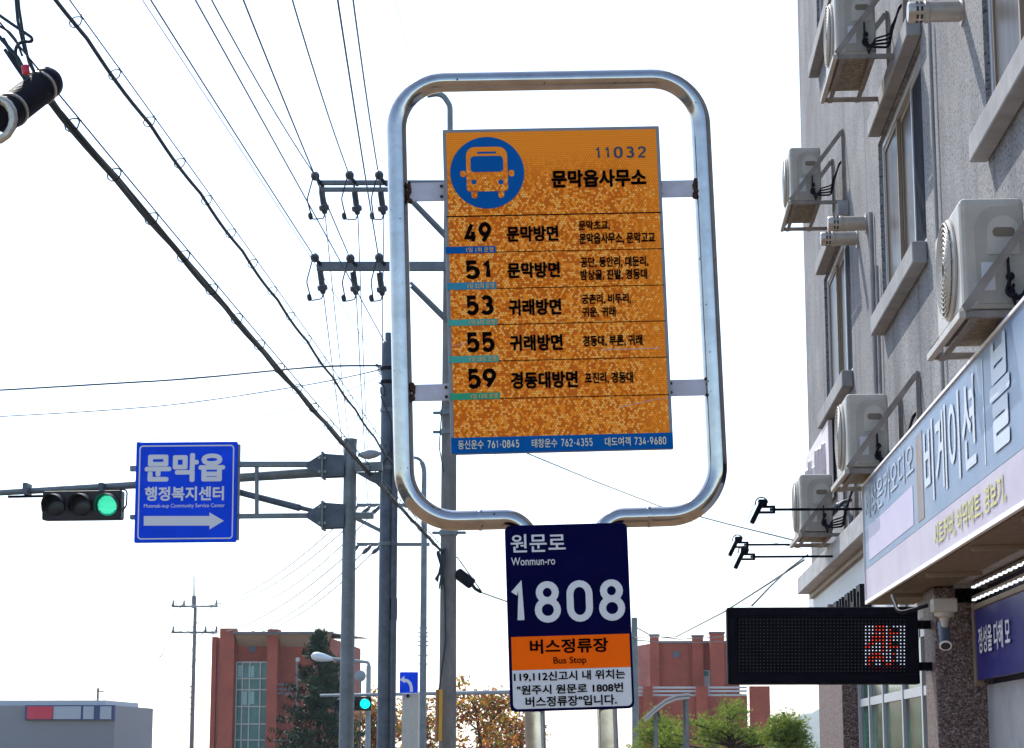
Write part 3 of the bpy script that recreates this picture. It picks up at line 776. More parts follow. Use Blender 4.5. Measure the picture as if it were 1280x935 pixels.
# ---- air-conditioner outdoor units, one built and four copied
def make_ac():
    r = thing('outdoor_unit', '', 'air conditioner', (0, 0, 0), 'air conditioner outdoor units on wall brackets')
    # local frame: wall face at x = 0, street towards -x, near end towards -y, tray at z = 0
    x0, x1, y0, y1, z0, z1 = -.585, -.25, .07, .98, .035, .635
    b = MB(); b.box(x0, x1, y0, y1, z0, z1)
    cab = b.build('cabinet', M['acw'], r, bevel=.028)
    MB().box(x0 + .01, x1 - .01, y0 + .01, y1 - .01, z0 - .022, z0 - .002).build('base_pan', M['ac_pan'], r)
    # fan grille on the street face
    yc, zc = (y0 + y1) / 2 - .06, (z0 + z1) / 2; gx = x0 - .004
    MB().lathe((gx + .002, yc, zc), (-1, 0, 0), [(.275, 0), (.275, .012), (.255, .022), (.255, .0225)], 40).build('fan_shroud', M['acw'], r, smooth=30)
    fg = MB()
    for k in range(9): fg.tube([(gx - .030, yc + (.045 + .026*k) * math.cos(2*math.pi*i/36), zc + (.045 + .026*k) * math.sin(2*math.pi*i/36)) for i in range(36)], .0045, 5, closed=True)
    for k in range(16):
        a = 2*math.pi*k/16; fg.bar((gx - .030, yc + .04*math.cos(a), zc + .04*math.sin(a)), (gx - .026, yc + .262*math.cos(a), zc + .262*math.sin(a)), .008, .006)
    fg.build('fan_grille', M['acw'], r)
    MB().lathe((gx - .0225, yc, zc), (-1, 0, 0), [(.25, 0), (.25, .001)], 36).build('fan_opening', M['ac_dark'], r)
    # near side panel: embossed cover, recessed handle, valves
    ep = Plane((0, y0 - .001, 0), u=(1, 0, 0), v=(0, 0, 1))
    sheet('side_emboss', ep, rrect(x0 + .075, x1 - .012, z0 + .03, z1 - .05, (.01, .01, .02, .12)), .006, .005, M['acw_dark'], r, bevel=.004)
    cov = sheet('service_cover', ep, rrect(x0 + .135, x1 - .03, z0 + .29, z1 - .10, (.01, .01, .085, .085)), .012, .005, M['acw'], r, bevel=.003)
    sheet('handle', ep, rrect(x0 + .165, x1 - .055, z1 - .215, z1 - .165, .022), .015, .003, M['ac_rib'], cov)
    sheet('rating_label', ep, rrect(x0 + .10, x0 + .17, z0 + .10, z0 + .25, .002), .0085, .002, M['white_sheet'], r)
    vb = MB()
    for z in (z0 + .17, z0 + .09):
        vb.lathe((x1 - .09, y0 - .004, z), (0, -1, 0), [(.022, 0), (.022, .03), (.012, .032), (.012, .05)], 8)
    vb.build('valve', M['black'], r)
    hs = MB()
    for k in range(4):
        pts = [(x1 - .09 + .01*k, y0 - .05, z0 + .17 - .05*k), (x1 - .13 + .02*k, y0 - .09, z0 + .06 - .02*k), (x1 - .02, y0 - .10, z0 + .03 + .025*k), (x1 + .10, y0 - .03 - .02*k, z0 + .05 + .03*k), (-.12, y0 - .02, z0 + .20 + .015*k), (-.05, y0 + .02, z0 + .42 - .008*k), (-.01, y0 + .05, z0 + .46)]
        hs.tube(smooth_path(pts, [.03, .05, .06, .06, .05], 5), .011 - .001*k, 6)
    hs.tube(smooth_path([(x1 - .10, y0 - .03, z0 + .27), (x1 - .10, y0 - .05, z0 + .10), (x1 - .06, y0 - .05, z0 - .03)], [.03], 4), .008, 6)
    hs.build('hose', M['black'], r, smooth=60)
    # wall bracket: tray rails, wall posts, diagonal stays
    br = MB(); br.box(-.62, -.585, -.02, 1.20, -.028, .012); br.build('front_rail', M['acw'], r, bevel=.004)
    for y in (.0, 1.16):
        br = MB()
        br.bar((-.60, y, -.006), (-.02, y, -.006), .035, .035); br.bar((-.02, y, -.02), (-.02, y, .80), .038, .03, (1, 0, 0))
        br.bar((-.59, y - .022, .02), (-.03, y - .022, .77), .012, .045, (1, 0, 0))
        for q in ((-.59, .02), (-.03, .77), (-.03, 0)): br.lathe((q[0], y - .03, q[1]), (0, -1, 0), [(.010, 0), (.010, .012)], 6)
        br.build('bracket', M['ac_brk'], r)
    for x in (-.54, -.30): MB().box(x - .02, x + .02, -.02, 1.18, -.030, -.026).build('tray_rail', M['ac_brk'], r)
    return r
ac = make_ac()
AC = [(10.62, 3.80, 'nearest outdoor unit with round fan grille, above the middle of the shop sign'),
      (16.62, 3.775, 'outdoor unit just above the far end of the shop sign'),
      (21.80, 7.36, 'high outdoor unit against the sky beside two round vents'),
      (21.50, 3.755, 'low outdoor unit on the ledge behind the lamp arms'),
      (16.62, 7.23, 'topmost outdoor unit seen from below, beside the upper lintel')]
for i, (y, z, lab) in enumerate(AC):
    o = ac if i == 0 else copy_tree(ac)
    o.location = (W, y, z); o['label'] = lab

# ---- round exhaust vents
def make_vent():
    r = thing('exhaust_vent', '', 'vent', (0, 0, 0), 'round steel exhaust vents on the wall')
    MB().lathe((-.02, 0, 0), (-1, 0, 0), [(.072, 0), (.072, .21), (.078, .215), (.078, .24), (.072, .245), (.072, .345), (.065, .355)], 20).build('pipe', M['vent'], r, smooth=40)
    MB().lathe((0, 0, 0), (-1, 0, 0), [(.10, 0), (.10, .012), (.075, .02)], 20).build('flange', M['vent'], r, smooth=40)
    sl_ = MB()
    for k in range(8):
        a = 2*math.pi*k/8
        for x in (-.255, -.285, -.315):
            c, s = math.cos(a), math.sin(a); p = Vector((x, .0735*c, .0735*s)); tt = Vector((0, -s, c)) * .017
            sl_.add([p - tt + Vector((-.009,0,0)), p + tt + Vector((-.009,0,0)), p + tt + Vector((.009,0,0)), p - tt + Vector((.009,0,0))], [(0,1,2,3)])
    sl_.build('slots', M['ac_dark'], r)
    return r
vt = make_vent()
for i, (px, py, lab) in enumerate(((1083, 279, 'upper of the two round vents below the high outdoor unit'), (1072, 298, 'lower of the two round vents below the high outdoor unit'), (1203, 14, 'round vent jutting out over the upper middle lintel'))):
    p = onX(px, py, W); o = vt if i == 0 else copy_tree(vt); o.location = p; o['label'] = lab

# ---- sign lamps on long arms
def make_spot():
    r = thing('sign_lamp', '', 'lamp', (0, 0, 0), 'black sign lamps on long arms')
    MB().tube([(0, 0, 0), (-1.10, 0, .0)], .012, 8).build('arm', M['black_gloss'], r)
    MB().box(-.02, 0, -.05, .05, -.06, .06).build('wall_plate', M['black_gloss'], r)
    b = MB(); b.box(-1.20, -1.05, -.02, .02, -.035, -.015); b.box(-1.20, -1.05, -.02, .02, .015, .035); b.box(-1.075, -1.05, -.018, .018, -.014, .014); b.box(-1.20, -1.18, -.018, .018, -.014, .014)
    b.build('yoke', M['black_gloss'], r)
    h = MB(); h.bar((-1.17, 0, .06), (-1.26, 0, -.12), .11, .045, (1, 0, 0)); hd = h.build('lamp_head', M['black_gloss'], r, bevel=.01)
    MB().bar((-1.232, 0, .045), (-1.298, 0, -.10), .09, .006, (1, 0, 0)).build('lens', M['glass'], r)
    MB().tube([(-1.17 + .055*math.cos(a*.5), 0, .06 + .05*math.sin(a*.5)) for a in range(8)], .007, 6).build('cable', M['black'], r)
    MB().box(-1.20, -1.12, -.035, .035, .036, .09).build('driver_box', M['black_gloss'], r, bevel=.008)
    return r
sp = make_spot()
for i, (px, py, lab) in enumerate(((962, 637, 'upper black sign lamp reaching left above the other two'), (930, 681, 'middle black sign lamp, its head farthest left'), (938, 696, 'lowest black sign lamp just under the middle one'))):
    p = onX(px, py, W - 1.10); o = sp if i == 0 else copy_tree(sp); o.location = (W, p.y, p.z); o['label'] = lab

# small floodlight and its cable hanging by the low unit
fl = thing('floodlight', 'small black floodlight with a white hose by the low outdoor unit', 'lamp', (2.2, 21.0, 3.75))
pb_ = onX(1030, 654, 2.0)
MB().lathe(pb_, (-.8, -.3, -.5), [(.03, -.10), (.05, -.06), (.10, 0), (.105, .03), (.10, .035)], 14).build('lamp_head', M['black_gloss'], fl, smooth=40)
MB().tube(smooth_path([pb_ + Vector((.03, 0, .02)), pb_ + Vector((.2, .0, .22)), Vector((W, pb_.y, pb_.z + .25))], [.06], 5), .02, 8).build('arm', M['galv_dark'], fl, smooth=60)
q = onX(1052, 634, 2.2); MB().tube(smooth_path([q + Vector((-.1, 0, -.05)), q + Vector((0, 0, .08)), q + Vector((.08, -.05, -.1)), q + Vector((.09, -.1, -.35))], [.06, .06], 5), .022, 8).build('hose', M['fascia_white'], fl, smooth=60)

# ---- security camera under the sign
sc_ = thing('security_camera', 'beige bullet security camera hanging by the granite pillar under the shop sign', 'camera', at(1180, 770, 14.7))
p = at(1180, 762, 14.7)
MB().box(p.x - .085, p.x + .085, p.y - .07, p.y + .07, p.z - .02, p.z + .075).build('junction_box', M['beige'], sc_, bevel=.01)
MB().lathe(p + Vector((0, 0, -.02)), (0, 0, -1), [(.07, 0), (.066, .025), (.036, .04), (.024, .08), (.022, .11)], 14).build('mount', M['beige'], sc_, smooth=40)
c0 = p + Vector((.0, .05, -.11)); ax = Vector((-.05, -.62, -.62)).normalized()
MB().lathe(c0, ax, [(.036, -.03), (.041, -.02), (.041, .17), (.046, .172), (.046, .20), (.037, .201)], 18).build('camera_body', M['galv_dark'], sc_, smooth=40)
MB().lathe(c0 + ax * .2005, ax, [(.044, 0), (.044, .006), (.033, .007)], 18).build('lens_rim', M['fascia_edge'], sc_, smooth=40)
MB().lathe(c0 + ax * .208, ax, [(.033, 0), (.033, .001)], 18).build('lens', M['glass'], sc_)
MB().tube(smooth_path([p + Vector((-.11, 0, .03)), p + Vector((-.3, .1, -.02)), p + Vector((-.32, .3, .12))], [.08], 5), .014, 8).build('cable', M['black'], sc_, smooth=60)

# ---- LED matrix display
LY = 15.45
A0, A1 = at(908.5, 800, LY), at(1149, 800, LY)
zt, zb = at(1030, 758.5, LY).z, at(1030, 855.5, LY).z
ld = thing('led_display', 'black box display with dotted matrix and a red and white lit patch', 'display', (A1.x, LY, zb))
lp = Plane((A0.x, LY, zb), u=(1, 0, 0), v=(0, 0, 1)); LW, LH = A1.x - A0.x, zt - zb
MB().box(A0.x, A1.x, LY + .012, LY + .13, zb, zt).build('case', M['black_gloss'], ld, bevel=.018)
e = MB(); k_ = .072
e.box(A0.x + .004, A1.x - .004, LY - .006, LY + .0115, zb + .004, zb + k_); e.box(A0.x + .004, A1.x - .004, LY - .006, LY + .0115, zt - k_, zt - .004)
e.box(A0.x + .004, A0.x + k_, LY - .006, LY + .0115, zb + k_, zt - k_); e.box(A1.x - k_ - .02, A1.x - .004, LY - .006, LY + .0115, zb + k_, zt - k_)
e.build('bezel', M['black_gloss'], ld, bevel=.004)
PAT = ["WWWRRRW.WWWW", "WWWRRRWR..WW", "WWWRWRWRRRWW", "WWRRRRWRWWWW", "WWRRRRWRWWWW", "WRRWWRWR..WW", "RRWWWRWRRRWW", "WWWWWRWW.WWW", "WWRRRWWWRWWW", "WRRRRRWW.WWW", "WRRWWRWWRWWW", "WR.WW.RR..WW", "ddrrrrrrrr..", "d.r.r.ddd..."]
dots = {'o': MB(), 'R': MB(), 'W': MB(), 'd': MB()}
for i in range(48):
    for j in range(16):
        px = 1130.3 - (47 - i) * 4.38; py = 774.6 + j * 4.28
        a, c = lp.loc(px, py); k = 'o'
        ci, rj = i - 36, j - 2
        if 0 <= ci < 12 and 0 <= rj < len(PAT): k = {'W': 'W', 'R': 'R', 'r': 'd', 'd': 'o', '.': 'o'}[PAT[rj][ci]]
        rr = .0043 if k in 'RW' else .0032
        b = dots[k]; b.prism([lp.P(a + rr*math.cos(w*math.pi/4), c + rr*math.sin(w*math.pi/4), .004) for w in range(8)], (0, .0035, 0))
dots['o'].build('unlit_diodes', M['led_off'], ld); dots['R'].build('red_diodes', M['led_red'], ld)
dots['W'].build('white_diodes', M['led_white'], ld); dots['d'].build('dim_diodes', M['led_dim'], ld)
MB().box(A1.x - .001, 2.159, LY + .03, LY + .11, zb + .1, zb + .16).build('mount', M['black_gloss'], ld)
MB().box(A1.x - .001, 2.159, LY + .03, LY + .11, zt - .16, zt - .1).build('mount', M['black_gloss'], ld)

# ================================================================== BUS STOP
PL = Plane(at(697, 360, 6.2), R(5.75), R(1.8))
base_uv = (PL.loc(708, 800)[0], None)
foot = PL.P(-.004, -2.86); foot.z = .13
bs = thing('bus_stop_sign', 'polished steel loop bus stop with orange timetable and navy number plate', 'bus stop', foot)
# steel loop: two legs rise behind the plate, bow outwards and close over the top
TR = .0305; TD = -.045
def pp_(px, py): a, c = PL.loc(px, py); return PL.P(a, c, TD)
la, ra = PL.loc(663, 700)[0], PL.loc(753, 700)[0]
vl = PL.loc(600, 648)[1]; vr = PL.loc(820, 644)[1]; vtop = PL.loc(690, 95)[1]
L0, L1 = PL.loc(498.6, 300)[0], PL.loc(885.5, 300)[0]
legb = (0.15 - PL.o.z) / PL.v.z
path = [PL.P(la, legb, TD), PL.P(la, vl, TD), PL.P(L0, vl, TD), PL.P(L0, vtop, TD), PL.P(L1, vtop, TD), PL.P(L1, vr, TD), PL.P(ra, vr, TD), PL.P(ra, legb, TD)]
pts = smooth_path(path, [.075, .155, .15, .15, .155, .075], 14)
MB().tube(pts, TR, 28, mi=0).build('frame_tube', M['steel'], bs, smooth=60)
for px, py in ((601, 648), (813, 644)):
    c = pp_(px, py); wl = MB(); wl.lathe(c - PL.u * .006, PL.u, [(TR + .0005, 0), (TR + .0022, .003), (TR + .0022, .008), (TR + .0005, .012)], 28)
    wl.build('weld_collar', M['steel'], bs, smooth=60)
MB().box(foot.x - .22, foot.x + .22, foot.y - .1, foot.y + .14, .131, .15).build('base_plate', M['galv'], bs)
# bracket plates between tube and board, with rusty welds
for (x0, x1, y0, y1) in ((509, 556, 225, 248), (823, 873, 222, 243), (513, 562, 478, 499), (836, 889, 472, 492.5)):
    a0, a1, b0, b1 = PL.bbox(x0, x1, y0, y1)
    br = sheet('bracket', PL, [(a0, b0), (a1, b0), (a1, b1), (a0, b1)], -.03, .008, M['bracket'], bs, bevel=.001)
    wb = MB(); xa = a0 if x0 < 700 else a1; rn = random.Random(x0)
    for k in range(7):
        c = PL.P(xa + rn.uniform(-.006, .005) + (.006 if x0 < 700 else -.006), b0 + (b1 - b0) * k / 6, -.028); r = rn.uniform(.005, .009)
        wb.lathe(c - PL.n * r, PL.n, [(r*.5, 0), (r, r*.6), (r, r*1.2), (r*.4, r*2)], 8)
    xb = a1 - .010 if x0 < 700 else a0 + .010
    for k in (.22, .78): MB().lathe(PL.P(xb, b0 + (b1-b0)*k, -.030), PL.n, [(.005, 0), (.005, .004), (.002, .006)], 6).build('bolt', M['steel2'], br)
    wb.build('weld', M['steel2'], br, smooth=60)
# timetable board
tl, trr, brr, bl = PL.loc(553, 161.5), PL.loc(824, 157), PL.loc(842, 561.5), PL.loc(564, 567)
a0, a1 = (tl[0] + bl[0]) / 2, (trr[0] + brr[0]) / 2; b0, b1 = (bl[1] + brr[1]) / 2, (tl[1] + trr[1]) / 2
brd = sheet('timetable_board', PL, [(a0, b0), (a1, b0), (a1, b1), (a0, b1)], -.004, .022, M['alu'], bs, bevel=.0015)
ins = .0105
sheet('print', PL, [(a0 + ins, b0 + .004), (a1 - ins, b0 + .004), (a1 - ins, b1 - ins), (a0 + ins, b1 - ins)], -.002, .0015, M['mosaic'], brd, uv=True)
blue_top = PL.bbox(564, 842, 544, 544)[2]
sheet('footer_band', PL, [(a0 + .001, b0 + .001), (a1 - .001, b0 + .001), (a1 - .001, blue_top), (a0 + .001, blue_top)], 0, .0015, M['sign_blue'], brd)
def ln(pyL, pyR, w, x0=557, x1=828):
    v = (PL.loc(x0, pyL)[1] + PL.loc(x1, pyR)[1]) / 2
    return [(a0 + .006, v - w/2), (a1 - .006, v - w/2), (a1 - .006, v + w/2), (a0 + .006, v + w/2)]
for yl, yr, w in ((270.5, 265.5, .0035), (315.5, 311.5, .0022), (361, 357, .0022), (406, 402, .0022), (452, 447, .0022), (499, 494, .0022)):
    sheet('rule', PL, ln(yl, yr, w), -.0008, .001, M['ink'], brd)
def L(name, body, x0, x1, y0, y1, m, bold=.02, parent=None, h=.0, **kw): return letters(name, body, PL, PL.bbox(x0, x1, y0, y1), h, m, parent or brd, bold, **kw)
L('stop_number', '11032', 744.5, 807.5, 182.5, 197.5, M['ink_blue'], numerals=True, t=.15, w=.56, gap=.20)
L('stop_name', '문막읍사무소', 689, 808, 211.5, 234, M['ink'], .042)
for body, x0, x1, y0, y1 in (('49', 579.5, 614, 277.6, 303), ('51', 582, 613, 324, 349), ('53', 583, 617, 369, 394), ('55', 583.5, 618.5, 415, 440.5), ('59', 585, 620.5, 460.5, 486)):
    L('route_number', body, x0, x1, y0, y1, M['ink'], numerals=True, t=.20, w=.66, gap=.06)
for body, x0, x1, y0, y1 in (('문막방면', 633, 698, 282, 302), ('문막방면', 634, 700, 327.5, 347.5), ('귀래방면', 635.5, 701.7, 373.5, 394), ('귀래방면', 637, 703.5, 418, 438.5), ('경동대방면', 638.5, 722.5, 464, 485.5)):
    L('destination', body, x0, x1, y0, y1, M['ink'], .040)
for body, x0, x1, y0, y1 in (('문막초교,', 723, 762.5, 275.5, 288), ('문막읍사무소, 문막고교', 724, 819, 290.5, 305), ('공단, 등안리, 대둔리,', 725.5, 810.5, 320.5, 334), ('밤상골, 진밭, 경동대', 725.5, 809, 336.5, 350), ('궁촌리, 비두리,', 727, 789, 367, 380), ('귀운, 귀래', 727.6, 769.6, 383.5, 396.5), ('경동대, 부론, 귀래', 728.6, 803, 418.5, 433), ('포진리, 경동대', 731, 791.4, 465, 479.5)):
    L('via_stops', body, x0, x1, y0, y1, M['ink'], .034)
for body, x0, x1, y0, y1, m in (('1일 1회 운행', 557, 619.5, 308, 316.5, 'sign_blue'), ('1일 52회 운행', 558.5, 620.5, 353, 361.8, 'cyan'), ('1일 6회 운행', 560.5, 621.7, 399, 406.8, 'teal'), ('1일 28회 운행', 561, 623.3, 444.6, 453, 'teal'), ('1일 12회 운행', 562.5, 625, 491, 499.5, 'green_print')):
    q = PL.bbox(x0, x1, y0, y1)
    tg = sheet('frequency_tag', PL, [(q[0], q[2]), (q[1], q[2]), (q[1], q[3]), (q[0], q[3])], .0, .001, M[m], brd)
    L('tag_text', body, x0 + 26, x1 - 3, y0 + 1.2, y1 - 1.4, M['tag_text'], .008, parent=tg, h=.0012)
for nm, num, x0, x1, y0, y1 in (('동신운수', '761-0845', 572.5, 649, 549.5, 561.5), ('태창운수', '762-4355', 664.7, 740.7, 547.8, 559.5), ('대도여객', '734-9680', 756, 832.7, 545.8, 557.5)):
    xm = x0 + (x1 - x0) * .42
    L('operator', nm, x0, xm, y0 + .6, y1, M['pale_text'], .012, h=.0012)
    L('phone_number', num, xm + 5, x1, y0 + .3, y1 - 1.5, M['pale_text'], numerals=True, t=.14, w=.56, gap=.14, h=.0012)
for p, q, w in (((752, 437), (826, 435), .0016), ((775, 509), (815, 500), .0014), ((815, 500), (834, 497), .0010), ((566, 432), (585, 428), .0010)):
    c, d = PL.loc(*p), PL.loc(*q); sheet('scratch', PL, [(c[0], c[1] - w/2), (d[0], d[1] - w/2), (d[0], d[1] + w/2), (c[0], c[1] + w/2)], -.0012, .0006, M['bracket'], brd)
# round bus emblem
def ic(x, y): return PL.loc(550 + x / 6.233, 150 + y / 6.233)
cx_, cy_ = ic(368, 410); r_ = .5 * (ic(656, 410)[0] - ic(80, 410)[0])
em = sheet('bus_emblem', PL, circ(cx_, cy_, r_, 64), .0, .001, M['sign_blue'], brd)
def irect(x0, x1, y0, y1, r):
    p = ic(x0, (y0 + y1)/2)[0], ic(x1, (y0 + y1)/2)[0], ic((x0 + x1)/2, y1)[1], ic((x0 + x1)/2, y0)[1]
    k = (p[1] - p[0]) / (x1 - x0); return rrect(*p, tuple(q * k for q in r))
sheet('bus_body', PL, irect(205, 526, 210, 556, (28, 28, 70, 70)), .0012, .0008, M['mosaic'], em, uv=True)
for nm, q, r in (('bus_mirror', (158, 200, 398, 446), (20, 20, 12, 12)), ('bus_mirror', (537, 578, 390, 441), (20, 20, 12, 12)), ('bus_wheel', (246, 293, 563, 612), (22, 22, 3, 3)), ('bus_wheel', (455, 500, 557, 608), (22, 22, 3, 3)), ('mirror_arm', (199, 207, 412, 426), (1, 1, 1, 1)), ('mirror_arm', (525, 538, 408, 422), (1, 1, 1, 1))):
    sheet(nm, PL, irect(*q, r), .0012, .0008, M['mosaic'], em, uv=True)
sheet('bus_windscreen', PL, irect(238, 492, 282, 405, (28, 28, 28, 28)), .0022, .0008, M['sign_blue'], em)
sheet('bus_slot', PL, irect(288, 438, 248, 263, (6, 6, 6, 6)), .0022, .0008, M['sign_blue'], em)
for x in (264, 474):
    c = ic(x, 484); sheet('bus_headlight', PL, circ(c[0], c[1], 20 / 6.233 * r_ / 46.2, 20), .0022, .0008, M['sign_blue'], em)
# navy number plate
q = PL.bbox(634, 788, 655.5, 888)
a0, a1, b0, b1 = PL.loc(632.5, 720)[0], PL.loc(786, 720)[0], q[2], q[3]
np_ = sheet('number_plate', PL, rrect(a0, a1, b0, b1, .018), .012, .012, M['navy'], bs, bevel=.0015)
q1, q2, q3 = PL.loc(712, 794.5)[1], PL.loc(712, 836)[1], b0 + .008
sheet('orange_band', PL, [(a0 + .009, q2), (a1 - .007, q2), (a1 - .007, q1), (a0 + .009, q1)], .0135, .001, M['orange'], np_)
sheet('white_field', PL, rrect(a0 + .009, a1 - .007, q3, q2 - .0005, (.014, .014, 0, 0)), .0135, .001, M['white_sheet'], np_)
def Lp(name, body, x0, x1, y0, y1, m, bold=.0, **kw): return letters(name, body, PL, PL.bbox(x0, x1, y0, y1), .0150, m, np_, bold, **kw)
Lp('street_name', '원문로', 638, 706.5, 667.8, 690.5, M['white_sheet'], .014)
Lp('street_name_latin', 'Wonmun-ro', 638.7, 693.5, 697, 707, M['white_sheet'], .006)
Lp('house_number', '1808', 639, 780.5, 724, 778, M['white_sheet'], numerals=True, t=.16, w=.60, gap=.14)
Lp('stop_text', '버스정류장', 662, 760, 798.5, 816.6, M['ink'], .026)
Lp('stop_text_latin', 'Bus Stop', 691.5, 732.5, 821, 832, M['ink'], .008)
Lp('notice_text', '119,112신고시 내 위치는', 642, 781, 838.5, 851, M['ink'], .026)
Lp('notice_text', '"원주시 원문로 1808번', 646, 778.5, 855, 867, M['ink'], .026)
Lp('notice_text', '버스정류장"입니다.', 656.5, 770.5, 869.5, 882.5, M['ink'], .026)

# ================================================================== TRAFFIC MAST with road sign and signal
YA = 28.0
def pa(px, py, Y=YA): return at(px, py, Y)
axA = pa(436, 700); mastloc = Vector((axA.x, YA, .13))
tm = thing('traffic_mast', 'grey steel mast with flanged arms reaching left to the blue road sign', 'traffic mast', mastloc)
topz = pa(436, 550).z
MB().tube([(axA.x, YA, .13), (axA.x, YA, topz)], [.105, .088], 20).build('pole', M['galv'], tm, smooth=40)
MB().lathe((axA.x, YA, topz), (0, 0, 1), [(.094, -.03), (.094, .012), (.05, .022)], 20).build('cap', M['galv'], tm, smooth=30)
def flange(y0, y1, name='flange_joint'):
    b = MB()
    xs = [384, 404, 432]; ym = (y0 + y1) / 2
    top = [pa(384, ym - 2), pa(404, y0), pa(431, y0 + 2)]; bot = [pa(384, ym + 3), pa(404, y1), pa(431, y1 - 1)]
    for dy in (-.10, .08):
        q = [*bot, *reversed(top)]
        b.prism([p + Vector((0, dy, 0)) for p in q], (0, .012, 0))
    b.bar(pa(386, ym), pa(432, ym), .18, .05)
    o = b.build(name, M['galv_dark'], tm)
    f = MB(); f.bar(pa(404.5, y0 - 2), pa(404.5, y1 + 2), .025, .30, (0, 1, 0)); f.build('flange_plate', M['galv'], o)
    n = MB()
    for px in (401, 408):
        for py in (y0 + 6, y1 - 6):
            p = pa(px, py); n.lathe(p + Vector((0, -.15, 0)), (0, 1, 0), [(.02, 0), (.02, .03)], 6)
    n.build('bolts', M['galv_pale'], o)
flange(568, 597); flange(629, 661)
ub = MB(); ub.bar(pa(296, 580.5), pa(388, 580.5), .09, .075); ub.bar(pa(163, 586), pa(296, 580.5), .09, .075); ub.build('upper_beam', M['galv'], tm, bevel=.006)
lbm = MB(); lbm.bar(pa(163, 646.5), pa(388, 644.5), .08, .065); lbm.build('lower_beam', M['galv'], tm, bevel=.006)
MB().bar(pa(321, 584), pa(321, 642), .05, .05, (0, 1, 0)).build('frame_post', M['galv'], tm, bevel=.004)
MB().tube([pa(430, 588, YA + .18), pa(296, 597, YA + .2), pa(168, 606, YA + .2), pa(12, 615, YA + .2), pa(-70, 620, YA + .2)], [.075, .065, .055, .045, .04], 14).build('signal_arm', M['galv'], tm, smooth=40)
MB().tube([pa(402, 641, YA + .1), pa(360, 631, YA + .1)], [.03, .035], 10).build('stay', M['galv_dark'], tm, smooth=40)
MB().tube([pa(375, 635, YA + .1), pa(290, 613, YA + .15), pa(170, 600, YA + .15)], [.05, .045, .04], 10).build('stay', M['galv_dark'], tm, smooth=40)
b = MB(); b.bar(pa(440, 584), pa(478, 583), .10, .12); b.build('stub_arm', M['galv'], tm, bevel=.006)
b = MB(); b.prism([pa(443, 590), pa(477, 590), pa(477, 604), pa(466, 603)], (0, .05, 0)); b.build('gusset', M['galv_dark'], tm)
b = MB(); b.bar(pa(440, 644.5), pa(467, 644.5), .09, .085); b.build('stub_arm', M['galv'], tm, bevel=.006)
b = MB(); b.bar(pa(446, 648.5), pa(477, 664), .05, .05); b.build('brace', M['galv'], tm)

# blue road sign
RP = Plane(pa(232, 615, YA - .12), R(2.6), R(.4))
rs = thing('road_sign', 'square blue direction sign with white Hangul lettering and right arrow', 'road sign', RP.P(0, -.7, .0))
a0, a1, b0, b1 = RP.bbox(169, 296, 552.5, 678)
pn = sheet('panel', RP, rrect(a0, a1, b0, b1, .02), 0, .05, [M['road_blue']], rs, bevel=.003)
MB().prism([RP.P(x, y, -.051) for x, y in ((a0 + .03, b0 + .03), (a1 + .03, b0 + .03), (a1 + .03, b1 - .03), (a0 + .03, b1 - .03))], -RP.n * .05).build('backing_frame', M['galv_pale'], rs)
s_ = (a1 - a0) / 127.0
o_ = rrect(a0 + 4*s_, a1 - 4*s_, b0 + 4*s_, b1 - 4*s_, .05, 6); i_ = rrect(a0 + 5.6*s_, a1 - 5.6*s_, b0 + 5.6*s_, b1 - 5.6*s_, .036, 6); n = len(o_)
bd = MB(); bd.add([RP.P(x, y, .003) for x, y in o_ + i_], [(i, (i+1) % n, n + (i+1) % n, n + i) for i in range(n)]); bd.build('border_line', M['road_white'], pn)
def LR(name, body, x0, x1, y0, y1, bold, h=.004): return letters(name, body, RP, RP.bbox(x0, x1, y0, y1), h, M['road_white'], pn, bold)
LR('place_name', '문막읍', 181, 281.4, 566.5, 602.5, .045); LR('facility_name', '행정복지센터', 181, 280, 608, 626, .032)
LR('latin_name', 'Munmak-eup Community Service Center', 180, 281, 629.5, 635.8, .006)
def rr_(x, y): return RP.loc(160 + x / 6.235, 540 + y / 6.235)
sheet('arrow', RP, [rr_(*p) for p in ((123, 730), (635, 730), (635, 760), (748, 692), (635, 627), (635, 655), (123, 655))], .004, .002, M['road_white'], pn)

